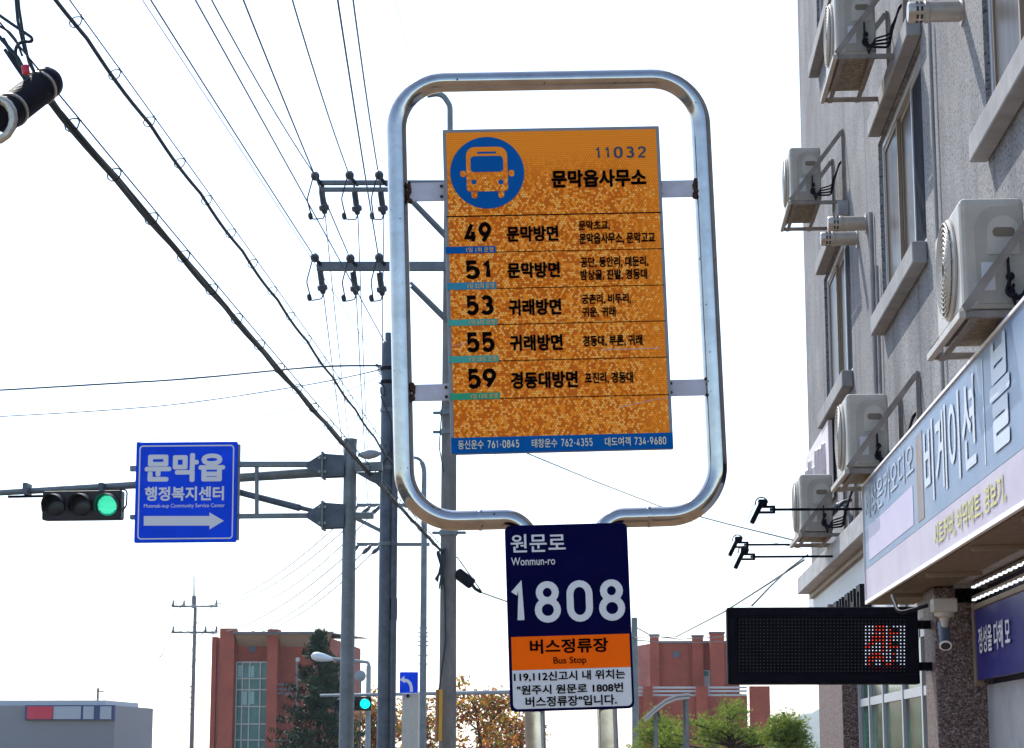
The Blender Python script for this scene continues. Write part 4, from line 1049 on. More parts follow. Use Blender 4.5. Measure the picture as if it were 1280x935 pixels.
# horizontal traffic signal
def signal(name, label, lit, P0, W_, H_, u, parent_loc, lens_mats, dots=False):
    pl = Plane(P0, u); r = thing(name, label, 'traffic light', parent_loc)
    sheet('housing', pl, rrect(-W_/2, W_/2, -H_/2, H_/2, .03), 0, .16, M['signal'], r, bevel=.01)
    for k in range(3):
        cx = -W_/2 + W_ * (k + .5) / 3; rad = W_ / 3 * .40
        MB().lathe(pl.P(cx, 0, .001), pl.n, [(rad, 0), (rad, .012), (rad * .93, .018)], 28).build('lens', lens_mats[k], r, smooth=40)
        if dots and k == 2:
            d = MB()
            for i in range(-7, 8):
                for j in range(-7, 8):
                    x, y = (i + .5 * (j % 2)) * rad * .125, j * rad * .11
                    if math.hypot(x, y) < rad * .88: d.lathe(pl.P(cx + x, y, .0185), pl.n, [(rad*.045, 0), (rad*.045, .004)], 6)
            d.build('diodes', M['lens_dot'], r)
        vz = MB(); n = 20; ring = []
        for i in range(n + 1):
            a = R(-25 + 230 * i / n); c, s = math.cos(a), math.sin(a); dp = .24 * (.45 + .55 * max(0, s))
            ring.append((pl.P(cx + rad*1.06*c, rad*1.06*s, .002), pl.P(cx + rad*1.06*c, rad*1.06*s - .03, dp), pl.P(cx + rad*1.10*c, rad*1.10*s, .002), pl.P(cx + rad*1.10*c, rad*1.10*s - .03, dp)))
        vs = [p for q in ring for p in q]; fs = []
        for i in range(n):
            o = 4*i; fs += [(o, o+1, o+5, o+4), (o+2, o+6, o+7, o+3), (o+1, o+3, o+7, o+5)]
        vz.add(vs, fs); vz.build('visor', M['signal'], r, smooth=50)
    return r, pl
sp0 = pa(102, 631.5, YA - .05); sw = (pa(153, 631).x - pa(53, 631).x)
sg, spl = signal('traffic_light', 'horizontal black traffic light showing green, hung left of the blue road sign', 2, sp0, sw, .40, R(3.4 - 6), sp0, [M['lens_off'], M['lens_off'], M['lens_green']], True)
for x in (56, 147):
    MB().box(pa(x, 0).x - .03, pa(x, 0).x + .03, YA + .0, YA + .26, pa(x, 612).z - .06, pa(x, 603).z).build('hanger', M['galv_dark'], sg)
MB().tube(smooth_path([pa(150, 612), pa(159, 612), pa(158, 632), pa(152, 640)], [.1, .1], 5), .012, 6).build('cable', M['black'], sg)
MB().tube([pa(10, 621, YA + .1), pa(60, 620, YA + .1), pa(152, 613, YA + .1)], .02, 6).build('feed_cable', M['black'], sg)

# ================================================================== DARK STEEL UTILITY POLE (telecom)
YB = 33.0
def pbk(px, py, Y=YB): return at(px, py, Y)
axB = pbk(482.5, 700)
tp_ = thing('utility_pole', 'dark steel telecom pole with narrow top and conduit, beside the steel loop', 'utility pole', (axB.x, YB, .13), 'utility poles along the street')
zt_ = pbk(482, 433).z
MB().lathe((axB.x, YB, 0), (0, 0, 1), [(.118, .13), (.105, zt_), (.085, zt_ + .06), (.052, zt_ + .09), (.052, pbk(482, 417).z), (.045, pbk(482, 416).z)], 22).build('shaft', M['galv_dark'], tp_, smooth=40)
cdx = pbk(493, 700).x
MB().tube([(cdx, YB - .06, .13), (cdx, YB - .06, pbk(493, 548).z)], .052, 12).build('conduit', M['galv_dark'], tp_, smooth=40)
MB().tube([(cdx - .005, YB - .04, pbk(493, 748).z), (cdx - .005, YB - .04, pbk(493, 775).z)], .064, 12).build('conduit_sleeve', M['black'], tp_, smooth=40)
for py in (461, 478, 513, 585, 680):
    z = pbk(482, py).z; MB().lathe((axB.x, YB, z), (0, 0, 1), [(.118, -.03), (.122, -.028), (.122, .028), (.118, .03)], 22).build('band_clamp', M['black'] if py < 480 else M['galv'], tp_, smooth=40)
ck = MB()
for k in range(5):
    rn = random.Random(k); ck.tube([(axB.x - .12 - .02*k, YB - .13, z_) for z_ in ()] or smooth_path([pbk(470 + k, 455 + 3*k), pbk(482, 462 + 2*k), pbk(487, 470 + 5*k)], [.1], 4), .012, 5)
ck.tube(smooth_path([pbk(473, 478, YB - .14), pbk(480, 482, YB - .14), pbk(481, 496, YB - .14), pbk(476, 492, YB - .14), pbk(476, 484, YB - .14)], [.06, .06, .06], 5), .014, 6)
ck.tube(smooth_path([pbk(476, 495, YB - .14), pbk(484, 515, YB - .14), pbk(489, 525, YB - .14), pbk(490, 560, YB - .14)], [.2, .2], 5), .014, 6)
for k in range(4): ck.tube(smooth_path([pbk(465 + 2*k, 600 - 6*k, YB - .2), pbk(474, 595 - 4*k, YB - .2), pbk(483 + k, 570, YB - .2), pbk(490, 560 - 5*k, YB - .2)], [.15, .15], 5), .016, 6)
ck.build('looped_cables', M['wire'], tp_, smooth=60)
sp_ = MB(); sp_.lathe(pbk(459, 568, YB - .2), Vector((1, 0, .05)), [(.02, -.15), (.06, -.08), (.085, .02), (.06, .14), (.02, .22)], 12); sp_.build('splice_bulb', M['galv_pale'], tp_, smooth=60)

# ================================================================== CONCRETE POWER POLE with crossarms
YC = 38.0
def pc(px, py, Y=YC): return at(px, py, Y)
axC = pc(560.5, 700).x
pw = thing('utility_pole', 'concrete power pole with two insulator crossarms, standing behind the orange timetable', 'utility pole', (axC, YC, .13), 'utility poles along the street')
ztop = pc(563, 175).z
MB().tube([(axC, YC, .13), (axC, YC, ztop)], [.165, .118], 24).build('shaft', M['concrete_pole'], pw, smooth=40)
gp = [pc(535, 121), pc(544, 117), pc(556, 122), pc(562, 138), pc(563, 200)]
MB().tube(smooth_path([pc(534, 119), pc(552, 116), pc(562.5, 132), pc(563, 230)], [.25, .25], 8), .055, 10).build('goose_pipe', M['galv'], pw, smooth=50)
def arm2(name, px0, px1, py, w, h): return MB().bar(pc(px0, py, YC - .2), pc(px1, py, YC - .2), w, h).build(name, M['arm'], pw, bevel=.006)
upper_a = arm2('crossarm', 397, 566, 228.5, .09, .085); upper_b = arm2('crossarm', 399, 566, 237, .09, .075); lower_a = arm2('crossarm', 396, 566, 333, .10, .17)
for (p0, p1) in (((512, 250), (556, 296)), ((514, 358), (558, 402))):
    MB().bar(pc(*p0, YC - .22), pc(*p1, YC - .12), .05, .06).build('arm_brace', M['arm'], pw)
    MB().bar(pc(p0[0] - 1, p0[1] - 5, YC - .30), pc(p1[0] - 1, p1[1] - 6, YC - .2), .05, .05).build('arm_brace', M['arm'], pw)
# tension insulators: spool on the arm and one hanging below, linked by a jumper
def spool(p, axis, s=1.0):
    b = MB(); b.lathe(p, axis, [(.02, -.12), (.05, -.10), (.075, -.06), (.05, -.03), (.085, .0), (.05, .03), (.075, .06), (.045, .10), (.02, .14)], 12); return b
LINK = []
for arm, tops, bots in ((upper_a, ((394, 220), (437, 219), (474, 219)), ((404, 252), (445, 253), (477.5, 253))), (lower_a, ((393.5, 322), (438, 323), (474, 322)), ((402, 352), (443, 353), (476, 354)))):
    for (t, q) in zip(tops, bots):
        pt = pc(*t, YC - .55); ins_ = spool(pt, (0, -1, .15)).build('insulator', M['porcelain'], arm, smooth=50)
        MB().bar(pt + Vector((0, .1, 0)), pt + Vector((.10, .40, -.09)), .04, .05).build('clamp', M['black'], ins_)
        pq = pc(q[0], q[1], YC + .25)
        low = MB(); low.lathe(pq, (.12, .25, -1), [(.03, -.22), (.06, -.20), (.06, .05), (.10, .08), (.10, .16), (.06, .18), (.04, .24)], 12)
        low.tube([pq + Vector((-.02, -.1, .2)), pq + Vector((-.01, -.25, .34))], .02, 6)
        low.build('insulator', M['porcelain'], arm, smooth=50)
        j0 = pt + Vector((-.05, .02, -.05)); j1 = pq + Vector((.03, .05, -.22))
        jm = MB(); mid = (j0 + j1) / 2 + Vector((-.12, -.1, -.42))
        jm.tube(smooth_path([j0, j0 + Vector((-.10, 0, -.40)), mid + Vector((.02, 0, -.05)), j1 + Vector((-.03, 0, -.10)), j1], [.12, .10, .06], 5), .014, 6)
        jm.lathe(mid + Vector((-.02, 0, .02)), (.2, 0, -1), [(.02, -.06), (.045, -.03), (.045, .05), (.02, .08)], 8)
        jm.build('jumper', M['wire'], arm, smooth=60)
        LINK.append((pt, pq + Vector((.03, .08, -.24))))
for py in (666, 516, 540):
    z = pc(560, py).z; bc = MB(); bc.lathe((axC, YC, z), (0, 0, 1), [(.165, -.05), (.17, -.048), (.17, .048), (.165, .05)], 24)
    bc.bar((axC - .30, YC, z), (axC + .32, YC, z), .05, .05); bc.build('band_clamp', M['galv'], pw, smooth=40)
tk = MB()
for k in range(9):
    rn = random.Random(50 + k)
    tk.tube(smooth_path([pc(550 + rn.uniform(-4, 6), 688 + rn.uniform(-3, 4), YC - .2), pc(554 + rn.uniform(-4, 3), 700 + rn.uniform(-4, 8), YC - .22), pc(546 + rn.uniform(-2, 8), 715 + rn.uniform(0, 22), YC - .2)], [.12], 4), .014 + .006*(k % 3), 6)
tk.build('hanging_cables', M['wire'], pw, smooth=60)
dp = MB(); dp.tube(smooth_path([pc(553, 690, YC - .2), pc(556, 740, YC - .2), pc(557, 800, YC - .2), pc(549, 862, YC - .2)], [1, 1], 5), .018, 6)
dp.build('downlead', M['wire'], pw, smooth=60); dp = MB(); dp.tube(smooth_path([pc(553, 500, YC - .2), pc(549, 560, YC - .2), pc(555, 590, YC - .2)], [.5], 5), .012, 6)
dp.build('downlead', M['wire'], pw, smooth=60)
for px, m in ((547, 'brown_guard'), (551, 'yellow_guard')):
    MB().tube([pc(px - 1, 886 + 40, YC - .22), pc(px, 862, YC - .2)], .035, 10).build('cable_guard', M[m], pw, smooth=40)

# ================================================================== OTHER POLES
def pole_thing(name, label, cat, px, Y, ptop, r0, r1, m, group=None):
    x = at(px, 820, Y).x; t = thing(name, label, cat, (x, Y, .0), group)
    MB().tube([(x, Y, 0), (x, Y, at(px, ptop, Y).z)], [r0, r1], 14).build('shaft', m, t, smooth=40); return t, x
YD = 60.0
dl, dx_ = pole_thing('street_lamp', 'slim grey gooseneck street lamp pole between the dark pole and the concrete pole', 'street lamp', 529, YD, 640, .11, .085, M['galv'], 'street lamps')
MB().tube(smooth_path([at(529.5, 641, YD), at(530.5, 585, YD), at(524, 571, YD), at(505, 574, YD)], [1.0, .6], 8), [.085] + [.07]*9 + [.045]*9 + [.04], 12).build('gooseneck', M['galv'], dl, smooth=50)
MB().lathe(at(505, 574.5, YD), (-1, 0, -.1), [(.05, 0), (.13, .25), (.14, .45), (.06, .7)], 12).build('lamp_head', M['lamp_white'], dl, smooth=50)
stp = MB()
for k, py in enumerate((785, 791, 796, 802, 807, 819, 830)):
    p = at(529, py, YD); stp.bar(p + Vector((-.16, 0, 0)), p + Vector((.16, 0, 0)), .03, .03)
stp.build('step_bolts', M['galv'], dl)
YF = 80.0
fp_, fx = pole_thing('utility_pole', 'distant power pole hidden behind the dark pole, its two crossarms showing either side', 'utility pole', 482, YF, 612, .19, .13, M['concrete_pole'], 'utility poles along the street')
FL = []
for py, x0, x1 in ((631.5, 446, 511), (680.5, 446, 537)):
    fa = MB().bar(at(x0, py, YF - .2), at(x1, py, YF - .2), .11, .13).build('crossarm', M['arm'], fp_)
    for x in (447, 463, 475):
        p = at(x + (1 if py > 650 else 0), py, YF - .3)
        MB().lathe(p + Vector((-.12, -.3, -.22)), (-.6, -.8, -.75), [(.04, -.3), (.09, -.1), (.09, .15), (.04, .3)], 8).build('insulator', M['porcelain'], fa, smooth=50)
        FL.append(p)
YE = 150.0
ep_, ex = pole_thing('utility_pole', 'far thin power pole with spike top and two crossarms, left of the brick hall', 'utility pole', 242.5, YE, 760, .16, .12, M['concrete_pole'], 'utility poles along the street')
MB().tube([at(242.5, 760, YE), at(242.5, 745, YE)], .16, 10).build('collar', M['arm'], ep_)
MB().tube([at(242.5, 750, YE), at(242.5, 717, YE)], [.06, .04], 8).build('spike', M['galv'], ep_)
EL = []
for py, pins in ((758, (216.5, 230, 270.5)), (790.5, (216.5, 257, 270.5))):
    ea = MB().bar(at(215, py, YE - .1), at(272, py, YE - .1), .14, .14).build('crossarm', M['arm'], ep_)
    for x in pins:
        p = at(x, py, YE - .1); MB().tube([p, p + Vector((0, 0, .45))], [.09, .06], 6).build('insulator', M['porcelain'], ea); EL.append(p + Vector((0, 0, .3)))
stp = MB()
for k in range(6):
    p = at(241, 858 + 7*k, YE); stp.bar(p + Vector((-.25, 0, 0)), p, .08, .08)
stp.build('step_bolts', M['galv'], ep_)
YJ = 240.0
jp_, jx = pole_thing('utility_pole', 'very small far pole rising beside the low shop at the lower left', 'utility pole', 124, YJ, 860, .16, .12, M['concrete_pole'], 'utility poles along the street')
MB().bar(at(121, 864, YJ), at(130, 864, YJ), .15, .15).build('crossarm', M['arm'], jp_)

# far signal mast with its arm
YG = 70.0
gm, gx_ = pole_thing('traffic_mast', 'far grey mast behind the navy plate with one long arm to the left', 'traffic mast', 793.5, YG, 772, .13, .10, M['galv'])
MB().tube([at(793, 862, YG), at(640, 865, YG), at(400, 869.5, YG)], [.09, .075, .05], 10).build('arm', M['galv_pale'], gm, smooth=40)
p0 = at(441, 879.5, YG - .15); w_ = at(464, 880, YG).x - at(418, 880, YG).x
signal('traffic_light', 'far traffic light with one bright green lamp beside the steel mast', 2, p0, w_, .46, R(3), p0, [M['lens_off'], M['lens_off'], M['lens_cyan']])
# second street lamp
YH = 70.5
hl, hx = pole_thing('street_lamp', 'street lamp with pale oval head in front of the dark conifer', 'street lamp', 461, YH, 832, .10, .08, M['galv_pale'], 'street lamps')
MB().tube(smooth_path([at(461, 834, YH), at(461, 828, YH), at(440, 825.5, YH), at(410, 823, YH)], [.2, .8], 6), .055, 10).build('arm', M['galv_pale'], hl, smooth=50)
MB().lathe(at(416, 824, YH), (-1, 0, .16), [(.04, -.05), (.09, .1), (.15, .35), (.165, .55), (.11, .70), (.03, .75)], 14).build('lamp_head', M['lamp_white'], hl, smooth=60)
# convex mirror
YM = 82.0
cm, mx_ = pole_thing('traffic_mirror', 'round grey back of a traffic mirror beside the lamp post', 'mirror', 451, YM, 846, .04, .04, M['galv'])
MB().lathe(at(450.5, 845, YM - .05), (0, -1, .1), [(.22, 0), (.22, .03), (.16, .07), (.05, .09)], 20).build('mirror_disc', M['galv_pale'], cm, smooth=40)
# left-turn sign on a beige column
YT = 58.0
px0, px1 = at(502.5, 870, YT).x, at(523, 870, YT).x
lt = thing('turn_sign', 'small square blue sign with white left turn arrow on a beige column', 'road sign', ((px0+px1)/2, YT, 0))
MB().box(px0, px1, YT, YT + .4, 0, at(510, 866.5, YT).z).build('column', M['beige'], lt, bevel=.02)
TP = Plane(at(511, 853, YT - .08), R(3.4)); a0, a1, b0, b1 = TP.bbox(499.5, 522.5, 840, 866)
tpn = sheet('panel', TP, rrect(a0, a1, b0, b1, .03), 0, .05, M['road_blue'], lt)
def t2(x, y): return TP.loc(400 + x / 5.333, 740 + y / 5.333)
ar = MB(); cen = [t2(610, 665), t2(608, 635), t2(600, 608), t2(583, 592), t2(562, 588)]; vs, f2 = ribbon(cen, .085, False); ar.add([TP.P(x, y, .004) for x, y in vs], f2)
ar.add([TP.P(*t2(*q), .0045) for q in ((532, 585), (565, 608), (562, 558))], [(0, 1, 2)]); ar.build('arrow', M['road_white'], tpn)
MB().lathe(at(510, 870, YT - .02), (0, -1, 0), [(.05, 0), (.05, .04)], 10).build('knob', M['black'], lt)

# ================================================================== OVERHEAD WIRES
WG = 'overhead wires in the sky on the left'
def para(p0, p1, p2, n=28):
    """smooth sagging curve through three points"""
    out = []
    l1 = (p1 - p0).length; l2 = (p2 - p1).length; tm_ = l1 / (l1 + l2)
    for i in range(n + 1):
        t = i / n
        a = (t - tm_) * (t - 1) / (tm_); b_ = t * (t - 1) / (tm_ * (tm_ - 1)); c = t * (t - tm_) / (1 - tm_)
        out.append(p0 * a + p1 * b_ + p2 * c)
    return out
def wire(pts, r, label, m='wire', name='overhead_wire', group=WG, cat='wire'):
    b = MB(); b.tube(pts, r, 6); o = b.build(name, M[m], smooth=60, loc=pts[0]); return tag(o, label, cat, group)
def incoming(far, pn, Yn, r, label, m='wire', rise=1.6):
    near = at(*pn, Yn); d = near - far; k = (-14 - near.y) / d.y
    end = near + d * k; end.z = near.z + (near.z - far.z) * k * .1 + rise
    return wire(para(far, near, end), r, label, m)
INC = [((271, 12), 26, 0, 'dark wire ending at the left insulator of the upper crossarm'), ((369, 12), 26, 1, 'dark wire ending at the middle insulator of the upper crossarm'), ((443, 12), 26, 2, 'dark wire ending at the right insulator of the upper crossarm'),
       ((196, 12), 25, 3, 'dark wire ending at the left insulator of the lower crossarm'), ((309, 12), 24, 4, 'dark wire ending at the middle insulator of the lower crossarm'), ((424, 12), 24, 5, 'dark wire ending at the right insulator of the lower crossarm')]
for pn, Yn, k, lab in INC:
    # keep the two ends in one height so that the span hangs like a real one
    incoming(LINK[k][0] + Vector((0, -.12, 0)), pn, Yn, .0125, lab)
incoming(at(481, 428, YB), (251, 12), 19, .0095, 'dark wire running down to the narrow top of the dark pole', rise=.9)
incoming(at(474, 455, YB), (186, 12), 18.5, .0055, 'thin grey wire running down to the top clamps of the dark pole', 'wire', rise=.9)
incoming(at(540, 150, YC), (497, 12), 27, .004, 'faint thin wire coming down behind the top of the steel loop', 'wire_pale')
# power wires from the concrete pole on to the distant pole
def sagged(p, q, sag, n=20): return [p.lerp(q, i/n) - Vector((0, 0, 4*sag*(i/n)*(1-i/n))) for i in range(n + 1)]
for k in range(6):
    wire(sagged(LINK[k][1], FL[k], .35), .011, 'thin wire from the ' + ('left', 'middle', 'right')[k % 3] + ' hanging insulator of the ' + ('upper', 'lower')[k // 3] + ' crossarm to the distant pole', 'wire_grey')
for k in range(6):
    wire(sagged(FL[k], EL[k], 1.6), .022, ('top', 'second', 'third', 'fourth', 'fifth', 'lowest')[k] + ' of six pale wires sagging between the far thin pole and the mast', 'wire_pale', group='pale wires to the far pole')
for k in range(6):
    q = at(124 + 3.0 * (k % 3), (862, 866)[k // 3], YJ) if k < 3 else at(150 + 12*(k-3), 900, YJ)
    wire(sagged(EL[k], q, 1.0), .030, ('top', 'second', 'third', 'fourth', 'fifth', 'lowest')[k] + ' of six faint wires falling left from the far thin pole to the low shop', 'wire_pale', group='faint wires left of the far pole')
# drop cables to the left
for k, (pys, r, m, lab) in enumerate((((487, 480, 473, 459, 457), .016, 'wire', 'black drop cable crossing to the top of the dark pole, uppermost on the left'),
                                  ((520, 513, 503, 480, 462), .010, 'wire_grey', 'grey drop cable second down on the left, rising to the dark pole'),
                                  ((578, 560, 540, 505, 470), .006, 'wire_pale', 'faint drop cable third down on the left, above the blue road sign'))):
    pts = [at(x, y, Y) for x, y, Y in zip((-60, 130, 240, 390, 476), (pys[0] + (pys[0]-pys[1])*.38,) + pys[1:], (36, 35, 34.4, 33.6, 33))]
    pts[0] = at(-60, pys[0] + (pys[0] - pys[1]) * .55, 36.6); pts.insert(1, at(12, pys[0], 36))
    fine = []
    for i in range(len(pts) - 1):
        p_1, p0, p1, p2 = pts[max(i-1, 0)], pts[i], pts[i+1], pts[min(i+2, len(pts)-1)]
        for j in range(5):
            t = j / 5; fine.append(.5 * ((2*p0) + (p1-p_1)*t + (2*p_1-5*p0+4*p1-p2)*t*t + (3*p0-p_1-3*p1+p2)*t**3))
    fine.append(pts[-1]); wire(fine, r, lab, m)
# hung telecom bundles: strands under a messenger wire, with hanger rings
def bundle(label, path, strands, rs, ring_every, ring_r, lift, stop=-99, into=None):
    r = thing('cable_bundle', label, 'cable', path[0], 'telecom cable bundles with hanger rings')
    n = len(path)
    def off(k, i, amp): a = i * .16 + k * 1.57; amp *= 1 + .55 * math.sin(i * .43 + k * 1.9) * math.sin(i * .17 + k); return Vector((math.cos(a) * amp, 0, math.sin(a) * amp))
    for k in range(strands):
        MB().tube([p + off(k, i, rs * (1.1 if strands > 1 else 0)) - Vector((0, 0, (.010 if strands > 1 else .030) * abs(math.sin(i * math.pi / 7)))) for i, p in enumerate(path) if p.y > stop] + ([into + off(k, 3, rs)] if into else []), rs, 7).build('cable', M['wire'], r, smooth=60)
    MB().tube([p + Vector((.02, 0, lift)) for p in path], .006, 6).build('messenger_wire', M['wire'], r, smooth=60)
    acc = 0; cnt = 0
    for i in range(1, n):
        acc += (path[i] - path[i-1]).length
        if acc >= ring_every and cnt < 40 and path[i].y > stop:
            acc = 0; cnt += 1; c = path[i] + Vector((0, 0, lift * .30)); t = (path[i] - path[i-1]).normalized(); a = Vector((1, 0, 0)); a = (a - t * a.dot(t)).normalized(); b_ = t.cross(a)
            tl_ = random.uniform(-.5, .5)
            MB().tube([c + a * (ring_r * math.cos(w*.58 + .9)) + b_ * (ring_r * math.sin(w*.58 + .9)) + t * (.05 * (w - 5) * .3 + tl_*.02) for w in range(11)], .0055, 5).build('hanger_ring', M['wire'], r, smooth=60)
    return r
def straight(p0, p1, p2, step=.28):
    q = para(p0, p1, p2, 6); L_ = (p2 - p0).length; return para(p0, p1, p2, int(L_ / step))
p_far, p_mid = at(551, 688, YC - .25), at(66, 130, 12.6)
end1 = p_mid + (p_mid - p_far) * ((-6 - p_mid.y) / (p_mid.y - p_far.y)); end1.z = p_mid.z + .7
bundle('thick twisted cable bundle running from the black splice case down to the concrete pole', straight(p_far, p_mid, end1), 5, .0135, 1.0, .060, .085, 12.62, at(52, 112, 12.42))
p_far, p_mid = at(490, 578, YB - .25), at(82, 12, 14.5)
end2 = p_mid + (p_mid - p_far) * ((-6 - p_mid.y) / (p_mid.y - p_far.y)); end2.z = p_mid.z + .6
bundle('slimmer cable with wide hanger rings running down to the dark pole', straight(p_far, p_mid, end2), 1, .0165, .95, .060, .085)
# black splice case near the top-left corner
s0, s1 = at(14, 138, 12.1), at(62, 101, 12.5); ax = (s1 - s0); Ls = ax.length; ax.normalize()
s0 = s0 - ax * .12; Ls += .12
scse = thing('splice_case', 'black ribbed cable splice case with metal bands at the upper left', 'splice case', s0)
prof = []
k = 0; h = 0
while h < Ls * .84: prof += [(.098, h), (.104, h + .008), (.104, h + .016)]; h += .024
MB().lathe(s0, ax, [(.06, -.02), (.098, 0)] + prof + [(.10, Ls*.86), (.106, Ls*.88), (.104, Ls*.97), (.085, Ls*1.02), (.03, Ls*1.05)], 26).build('case', M['black'], scse, smooth=35)
for f in (.20, .80): MB().lathe(s0 + ax * Ls * f, ax, [(.108, -.008), (.112, -.007), (.112, .007), (.108, .008)], 26).build('metal_band', M['clamp'], scse, smooth=40)
cl0 = s0 + ax * .02 + Vector((-.01, -.02, -.04))
MB().tube([cl0 + Vector((.0, -.10, -.02)) + Vector((.11*math.cos(a*.42), 0, .13*math.sin(a*.42))) for a in range(15)], .028, 8, closed=True).build('end_clamp', M['clamp'], scse, smooth=50)
MB().tube([at(33, 92, 11.9), at(32, 88, 11.9), at(31.5, 82, 11.9)], .024, 8).build('red_tag', M['red_tag'], scse)
ct = MB()
for k, ps in enumerate((((62,120),(52,108),(36,78),(30,50),(24,12),(20,-30)), ((60,118),(44,92),(30,60),(22,26),(18,-20)), ((48,112),(28,88),(16,70),(4,48)), ((40,112),(22,86),(6,62)), ((26,84),(18,64),(24,52),(40,52),(40,47),(12,28),(-8,14)), ((36,100),(22,72),(8,56),(-6,40)), ((28,70),(20,50),(12,40),(-5,30)))):
    ct.tube(smooth_path([at(x, y, 12.35 - .04*k) for x, y in ps], [.12] * (len(ps) - 2), 5), (.010, .010, .013, .012, .011, .014, .008)[k], 6)
ct.build('looped_cables', M['wire'], scse, smooth=60)
# cables leaving to the right
RG = 'cables on the right of the concrete pole'
wire([at(556, 500, YC - .1), at(600, 535, 36.5), at(660, 567, 35), at(740, 600, 33), at(823, 632, 31), at(910, 655, 29), at(975, 671, 27.6), onX(999, 677, 2.0)], .011, 'dark drop cable sagging under the timetable to the low outdoor unit', group=RG)
wire([at(556, 545, YC - .1), at(648, 579, 36), at(730, 607, 34), at(800, 630, 32.5), at(900, 664, 30), onX(1003, 686, 2.1)], .005, 'faint thin cable just below the dark drop cable under the timetable', 'wire_grey', group=RG)
q0, q1 = at(571, 716, YC + .1), at(602, 741, YC + .3)
spc = thing('splice_case', 'black flat splice case on the cable right of the concrete pole', 'splice case', q0)
MB().bar(at(570, 715, YC), at(591, 731, YC + .1), .16, .20).build('case', M['black'], spc, bevel=.04)
MB().tube([at(560, 692, YC), at(572, 697, YC), at(601, 738, YC + .2)], .012, 6).build('messenger_wire', M['wire'], spc)
MB().tube([at(588, 728, YC + .1), at(594, 736, YC + .1), at(601, 740, YC + .2)], .035, 6).build('cable', M['black'], spc)
wire([at(600, 740, YC + .2), at(628, 750, 39.5), at(700, 775, 43), at(793, 797, 50), at(845, 796, 46), at(905, 765, 38), at(960, 730, 31), onX(1005, 700, 2.2)], .013, 'dark cable passing behind the navy plate and rising to the grey building', group=RG)
wire([at(793, 783, YG), at(815, 795, 72), at(850, 799, 76), at(890, 797, 80), at(960, 790, 85)], .02, 'upper thin wire over the right brick building', 'wire_grey', group=RG)
wire([at(793, 800, YG), at(830, 803, 74), at(870, 803, 80), at(960, 800, 88)], .02, 'lower thin wire over the right brick building', 'wire_grey', group=RG)
wire([onX(1010, 693, 2.1), at(985, 712, 23.5), at(962, 734, 19), at(940, 757, LY + .06)], .008, 'thin cable from the ledge down to the top of the display', group=RG)

# ================================================================== BRICK BUILDINGS
def bx(px0, px1, Y, py0, py1): return at(px0, 880, Y).x, at(px1, 880, Y).x, at((px0+px1)/2, py1, Y).z, at((px0+px1)/2, py0, Y).z
YL = 120.0
lbk = thing('brick_building', 'red brick hall with teal window wall and beige eaves behind the conifer', 'building', (at(340, 880, YL).x, YL, 0), 'red brick civic buildings')
x0, x1, _, z1 = bx(264, 410, YL, 797, 886)
MB().box(x0, x1, YL + .6, YL + 14, 0, at(340, 797, YL).z).build('wall', M['brick'], lbk)
for (p, q, pt, dy, m) in ((275, 293, 786, -.5, 'brick'), (334.5, 347.5, 787, -.5, 'brick'), (263, 269, 796, 0, 'brick')):
    a, c, _, zt2 = bx(p, q, YL, pt, 886); MB().box(a, c, YL + dy, YL + .59, 0, zt2).build('pier', M[m], lbk)
a, c, _, zt2 = bx(269, 275, YL, 797, 886); MB().box(a, c - .01, YL + .2, YL + .59, 0, zt2).build('pier', M['brick_lit'], lbk)
a, c, z0, z1 = bx(292, 418, YL, 790, 800)
rf = MB(); rf.prism([(a, YL - .9, z0 + .30), (c, YL - .9, z0 + .30), (c, YL - .9, z0 + .36), (a, YL - .9, z0 + .36)], (0, 15.5, .5)); ro = rf.build('roof', M['roof_metal'], lbk)
rs_ = MB(); n_ = 60
for i in range(n_):
    xx = a + (c - a) * (i + .5) / n_; rs_.box(xx - .025, xx + .025, YL - .92, YL - .5, z0 + .37, z0 + .44)
rs_.build('roof_ribs', M['roof_metal'], ro)
MB().prism([(a + .1, YL - .6, z0 + .29), (a + .1, YL + .59, z0 - .35), (c - .6, YL + .59, z0 - .35), (c - .1, YL - .6, z0 + .29)], (0, .02, .01)).build('eaves_soffit', M['roof_soffit'], lbk)
a, c, z0, z1 = bx(293.5, 333, YL, 827.5, 960)
z0 = .3
wv = MB().box(a, c, YL + .40, YL + .5, z0, z1).build('window_wall', M['bglass'], lbk)
mu = MB()
for p in (293.5, 301, 310, 323.5, 332.5): xx = at(p, 880, YL).x; mu.box(xx - .035, xx + .035, YL + .30, YL + .39, z0, z1)
zz = z1
for p in (827.5, 848, 862, 883, 905, 925): zz = at(313, p, YL).z; mu.box(a, c, YL + .28, YL + .385, zz - .035, zz + .035)
mu.build('mullions', M['bwhite'], wv)
pa_ = MB()
for (p, q, r_, s) in ((295, 300, 831, 846), (308, 315, 832, 846), (301, 307, 864, 881), (309, 316, 864, 880)): xa, xb, za, zb2 = bx(p, q, YL, r_, s); pa_.box(xa, xb, YL + .392, YL + .399, za, zb2)
pa_.build('pale_panes', M['pale_glass'], wv)
a, c, z0, z1 = bx(308, 316, YL, 806, 815); MB().box(a, c, YL + .5, YL + .59, z0, z1).build('emblem_board', M['bgrey'], lbk)
MB().bar(at(371, 890, YL), at(371, 826, YL), .10, .10, (0, 1, 0)).build('lamp_post', M['galv'], lbk)
MB().box(at(369, 880, YL).x, at(373.5, 880, YL).x, YL - .1, YL + .1, at(371, 827, YL).z, at(371, 822, YL).z).build('lamp_shade', M['bwhite'], lbk)
a, c, z0, z1 = bx(342, 366, YL, 856, 859); mr = MB()
for p in (856, 862, 867): mr.box(a, c, YL - .4, YL - .3, at(350, p, YL).z - .05, at(350, p, YL).z + .05)
